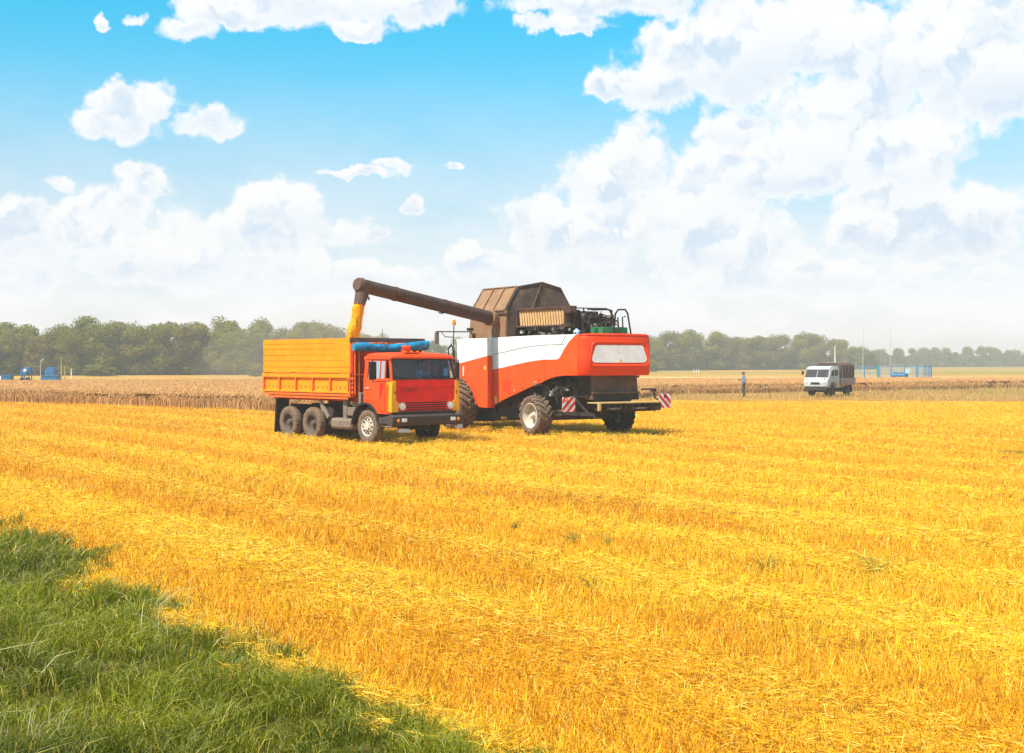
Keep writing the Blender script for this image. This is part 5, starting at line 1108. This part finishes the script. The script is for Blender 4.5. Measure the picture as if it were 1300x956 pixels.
def wood(p0, p1, Y0, Y1, step, rows_, label, group, top, special={}):
    """a row of trees; Y and height follow the wood's edge"""
    P = p0
    i = 0
    while P < p1:
        t = (P - p0) / (p1 - p0); Y = Y0 + (Y1 - Y0) * t
        for r_ in range(rows_):
            yy = Y + r_ * 6.5 + random.uniform(-1.5, 1.5); pp = P + random.uniform(-.3, .3) * step / Y * 1700 + (r_ % 2) * step / Y * 850
            k = random.randrange(6); tp = top(pp) ; hgt = 2.4 + (460 - tp) / 1700 * yy; s = hgt / kinds[k][2] * random.uniform(.86, 1.03) * (1.0 if r_ else .93)
            lb = label[0 if r_ == 0 else 1]; tree(px(pp, yy), yy, k, s, lb, group[0 if r_ == 0 else 1])
        P += step / Y * 1700 * random.uniform(.85, 1.15); i += 1
def topL(p): return float(np.interp(p, [-60, 0, 20, 60, 105, 150, 200, 225, 250, 300, 345, 370, 395, 420, 440, 520, 560, 610], [413, 411, 416, 410, 407, 410, 410, 402, 410, 408, 411, 404, 408, 414, 419, 428, 429, 431]))
def topR(p): return float(np.interp(p, [800, 840, 860, 900, 925, 950, 985, 1020, 1050, 1070, 1095, 1105, 1115], [425, 421, 421, 420, 427, 427, 424, 422, 430, 434, 438, 446, 455]))
def topF(p): return float(np.interp(p, [1100, 1130, 1150, 1200, 1215, 1225, 1235, 1265, 1275, 1300, 1340], [445, 440, 439, 441, 444, 440, 438, 439, 444, 441, 441]))
wood(-70, 440, 235, 262, 5.2, 3, ('broad hazy green tree on the near edge of the left wood', 'green tree crown rising from inside the left wood'), ('trees on the edge of the left wood', 'trees inside the left wood'), topL)
wood(440, 640, 300, 430, 6.0, 2, ('pale hazy tree of the far treeline between truck and harvester', 'crown of a tree inside the far treeline between truck and harvester'), ('trees of the far middle treeline', 'trees inside the far middle treeline'), topL)
wood(800, 1108, 372, 470, 6.2, 3, ('rounded green tree on the edge of the wood right of the harvester', 'green crown inside the wood right of the harvester'), ('trees on the edge of the right wood', 'trees inside the right wood'), topR)
wood(1095, 1345, 640, 760, 7.5, 2, ('dusty pale tree of the distant treeline at far right', 'distant crown inside the treeline at far right'), ('trees of the distant right treeline', 'trees inside the distant right treeline'), topF)
# undergrowth inside the woods
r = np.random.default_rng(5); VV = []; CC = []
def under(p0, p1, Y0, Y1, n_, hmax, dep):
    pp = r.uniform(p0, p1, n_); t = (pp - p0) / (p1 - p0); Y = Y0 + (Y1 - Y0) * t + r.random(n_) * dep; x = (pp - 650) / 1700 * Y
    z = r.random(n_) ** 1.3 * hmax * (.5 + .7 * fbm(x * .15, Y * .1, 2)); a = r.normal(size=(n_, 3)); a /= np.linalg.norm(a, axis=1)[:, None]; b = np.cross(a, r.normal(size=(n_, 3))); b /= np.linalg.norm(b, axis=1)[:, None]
    s_ = r.uniform(.2, .5, n_)[:, None] * Y0 / 240; p = np.stack([x, Y, z + .1], 1); VV.append(np.stack([p - a * s_, p - b * s_ * .7, p + a * s_, p + b * s_ * .7], 1).reshape(-1, 3)); CC.append(np.repeat(lerp((.07, .055, .02), (.13, .11, .03), r.random(n_)), 4, 0))  # leaf colours darkened to stand for shade under the crowns
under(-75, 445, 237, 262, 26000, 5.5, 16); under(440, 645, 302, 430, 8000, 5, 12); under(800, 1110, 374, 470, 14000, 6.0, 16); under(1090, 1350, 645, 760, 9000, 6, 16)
VV = np.concatenate(VV); tag(fastmesh('undergrowth', VV, np.arange(len(VV)).reshape(-1, 4), leafm, np.concatenate(CC)), label='dense undergrowth, coloured dark for shade, filling the foot of the distant woods', cat='undergrowth', kind='stuff')
def shrub(p, Y, h, w, label):
    k = 6; rr_ = empty('shrub', (px(p, Y), Y, 0), random.uniform(0, 6), label=label, cat='shrub'); s = h / kinds[6][2]; rr_.scale = (w, w, s)
    for nm, me in (('crown', kinds[6][0]), ('trunk', kinds[6][1])): o = bpy.data.objects.new(nm, me); COL.objects.link(o); o.parent = rr_
shrub(120, 226, 1.9, .75, 'pale green shrub in front of the wood right of the short white post'); shrub(137, 228, 1.5, .6, 'low shrub at the foot of the wood right of the pale green shrub')
shrub(325, 222, 2.2, .55, 'yellow green bush in front of the wood left of the orange truck'); shrub(827, 330, 3.0, .6, 'light green bush beside the rear corner of the harvester')

# ---------------------------------------------------------------- dusty air
hm = bpy.data.materials.new('haze'); hm.use_nodes = True; n = NG(hm.node_tree); hm.node_tree.nodes.remove(hm.node_tree.nodes['Principled BSDF'])
pv = n.n('ShaderNodeVolumePrincipled'); pv.inputs['Color'].default_value = (1.0, .88, .74, 1); pv.inputs['Density'].default_value = .0010; pv.inputs['Anisotropy'].default_value = .0
n.l(pv.outputs[0], hm.node_tree.nodes['Material Output'].inputs['Volume'])
dm = hm.copy(); dm.name = 'dust'; [q for q in dm.node_tree.nodes if q.type == 'PRINCIPLED_VOLUME'][0].inputs['Density'].default_value = .0055; [q for q in dm.node_tree.nodes if q.type == 'PRINCIPLED_VOLUME'][0].inputs['Color'].default_value = (1, .76, .52, 1)
m = MB(); m.lathe([(0, -1)] + [(math.sin(R(q)), -math.cos(R(q))) for q in range(12, 180, 12)] + [(0, 1)], (0, 0, 0), 'z', 32)
du = m.build('dust_cloud', dm, loc=(px(400, 190), 190, 2.5), smooth=80, kind='stuff', label='pale brown dust hanging in front of the wood behind the orange truck', cat='dust'); du.scale = (17, 24, 8.5); du.rotation_euler = (0, R(-8), 0)
m = MB(); m.box((-420, -12, -1.5), (460, 800, 15)); hb_ = m.build('haze', hm, smooth=0, kind='stuff', label='thin dusty haze lying over the whole field', cat='haze')
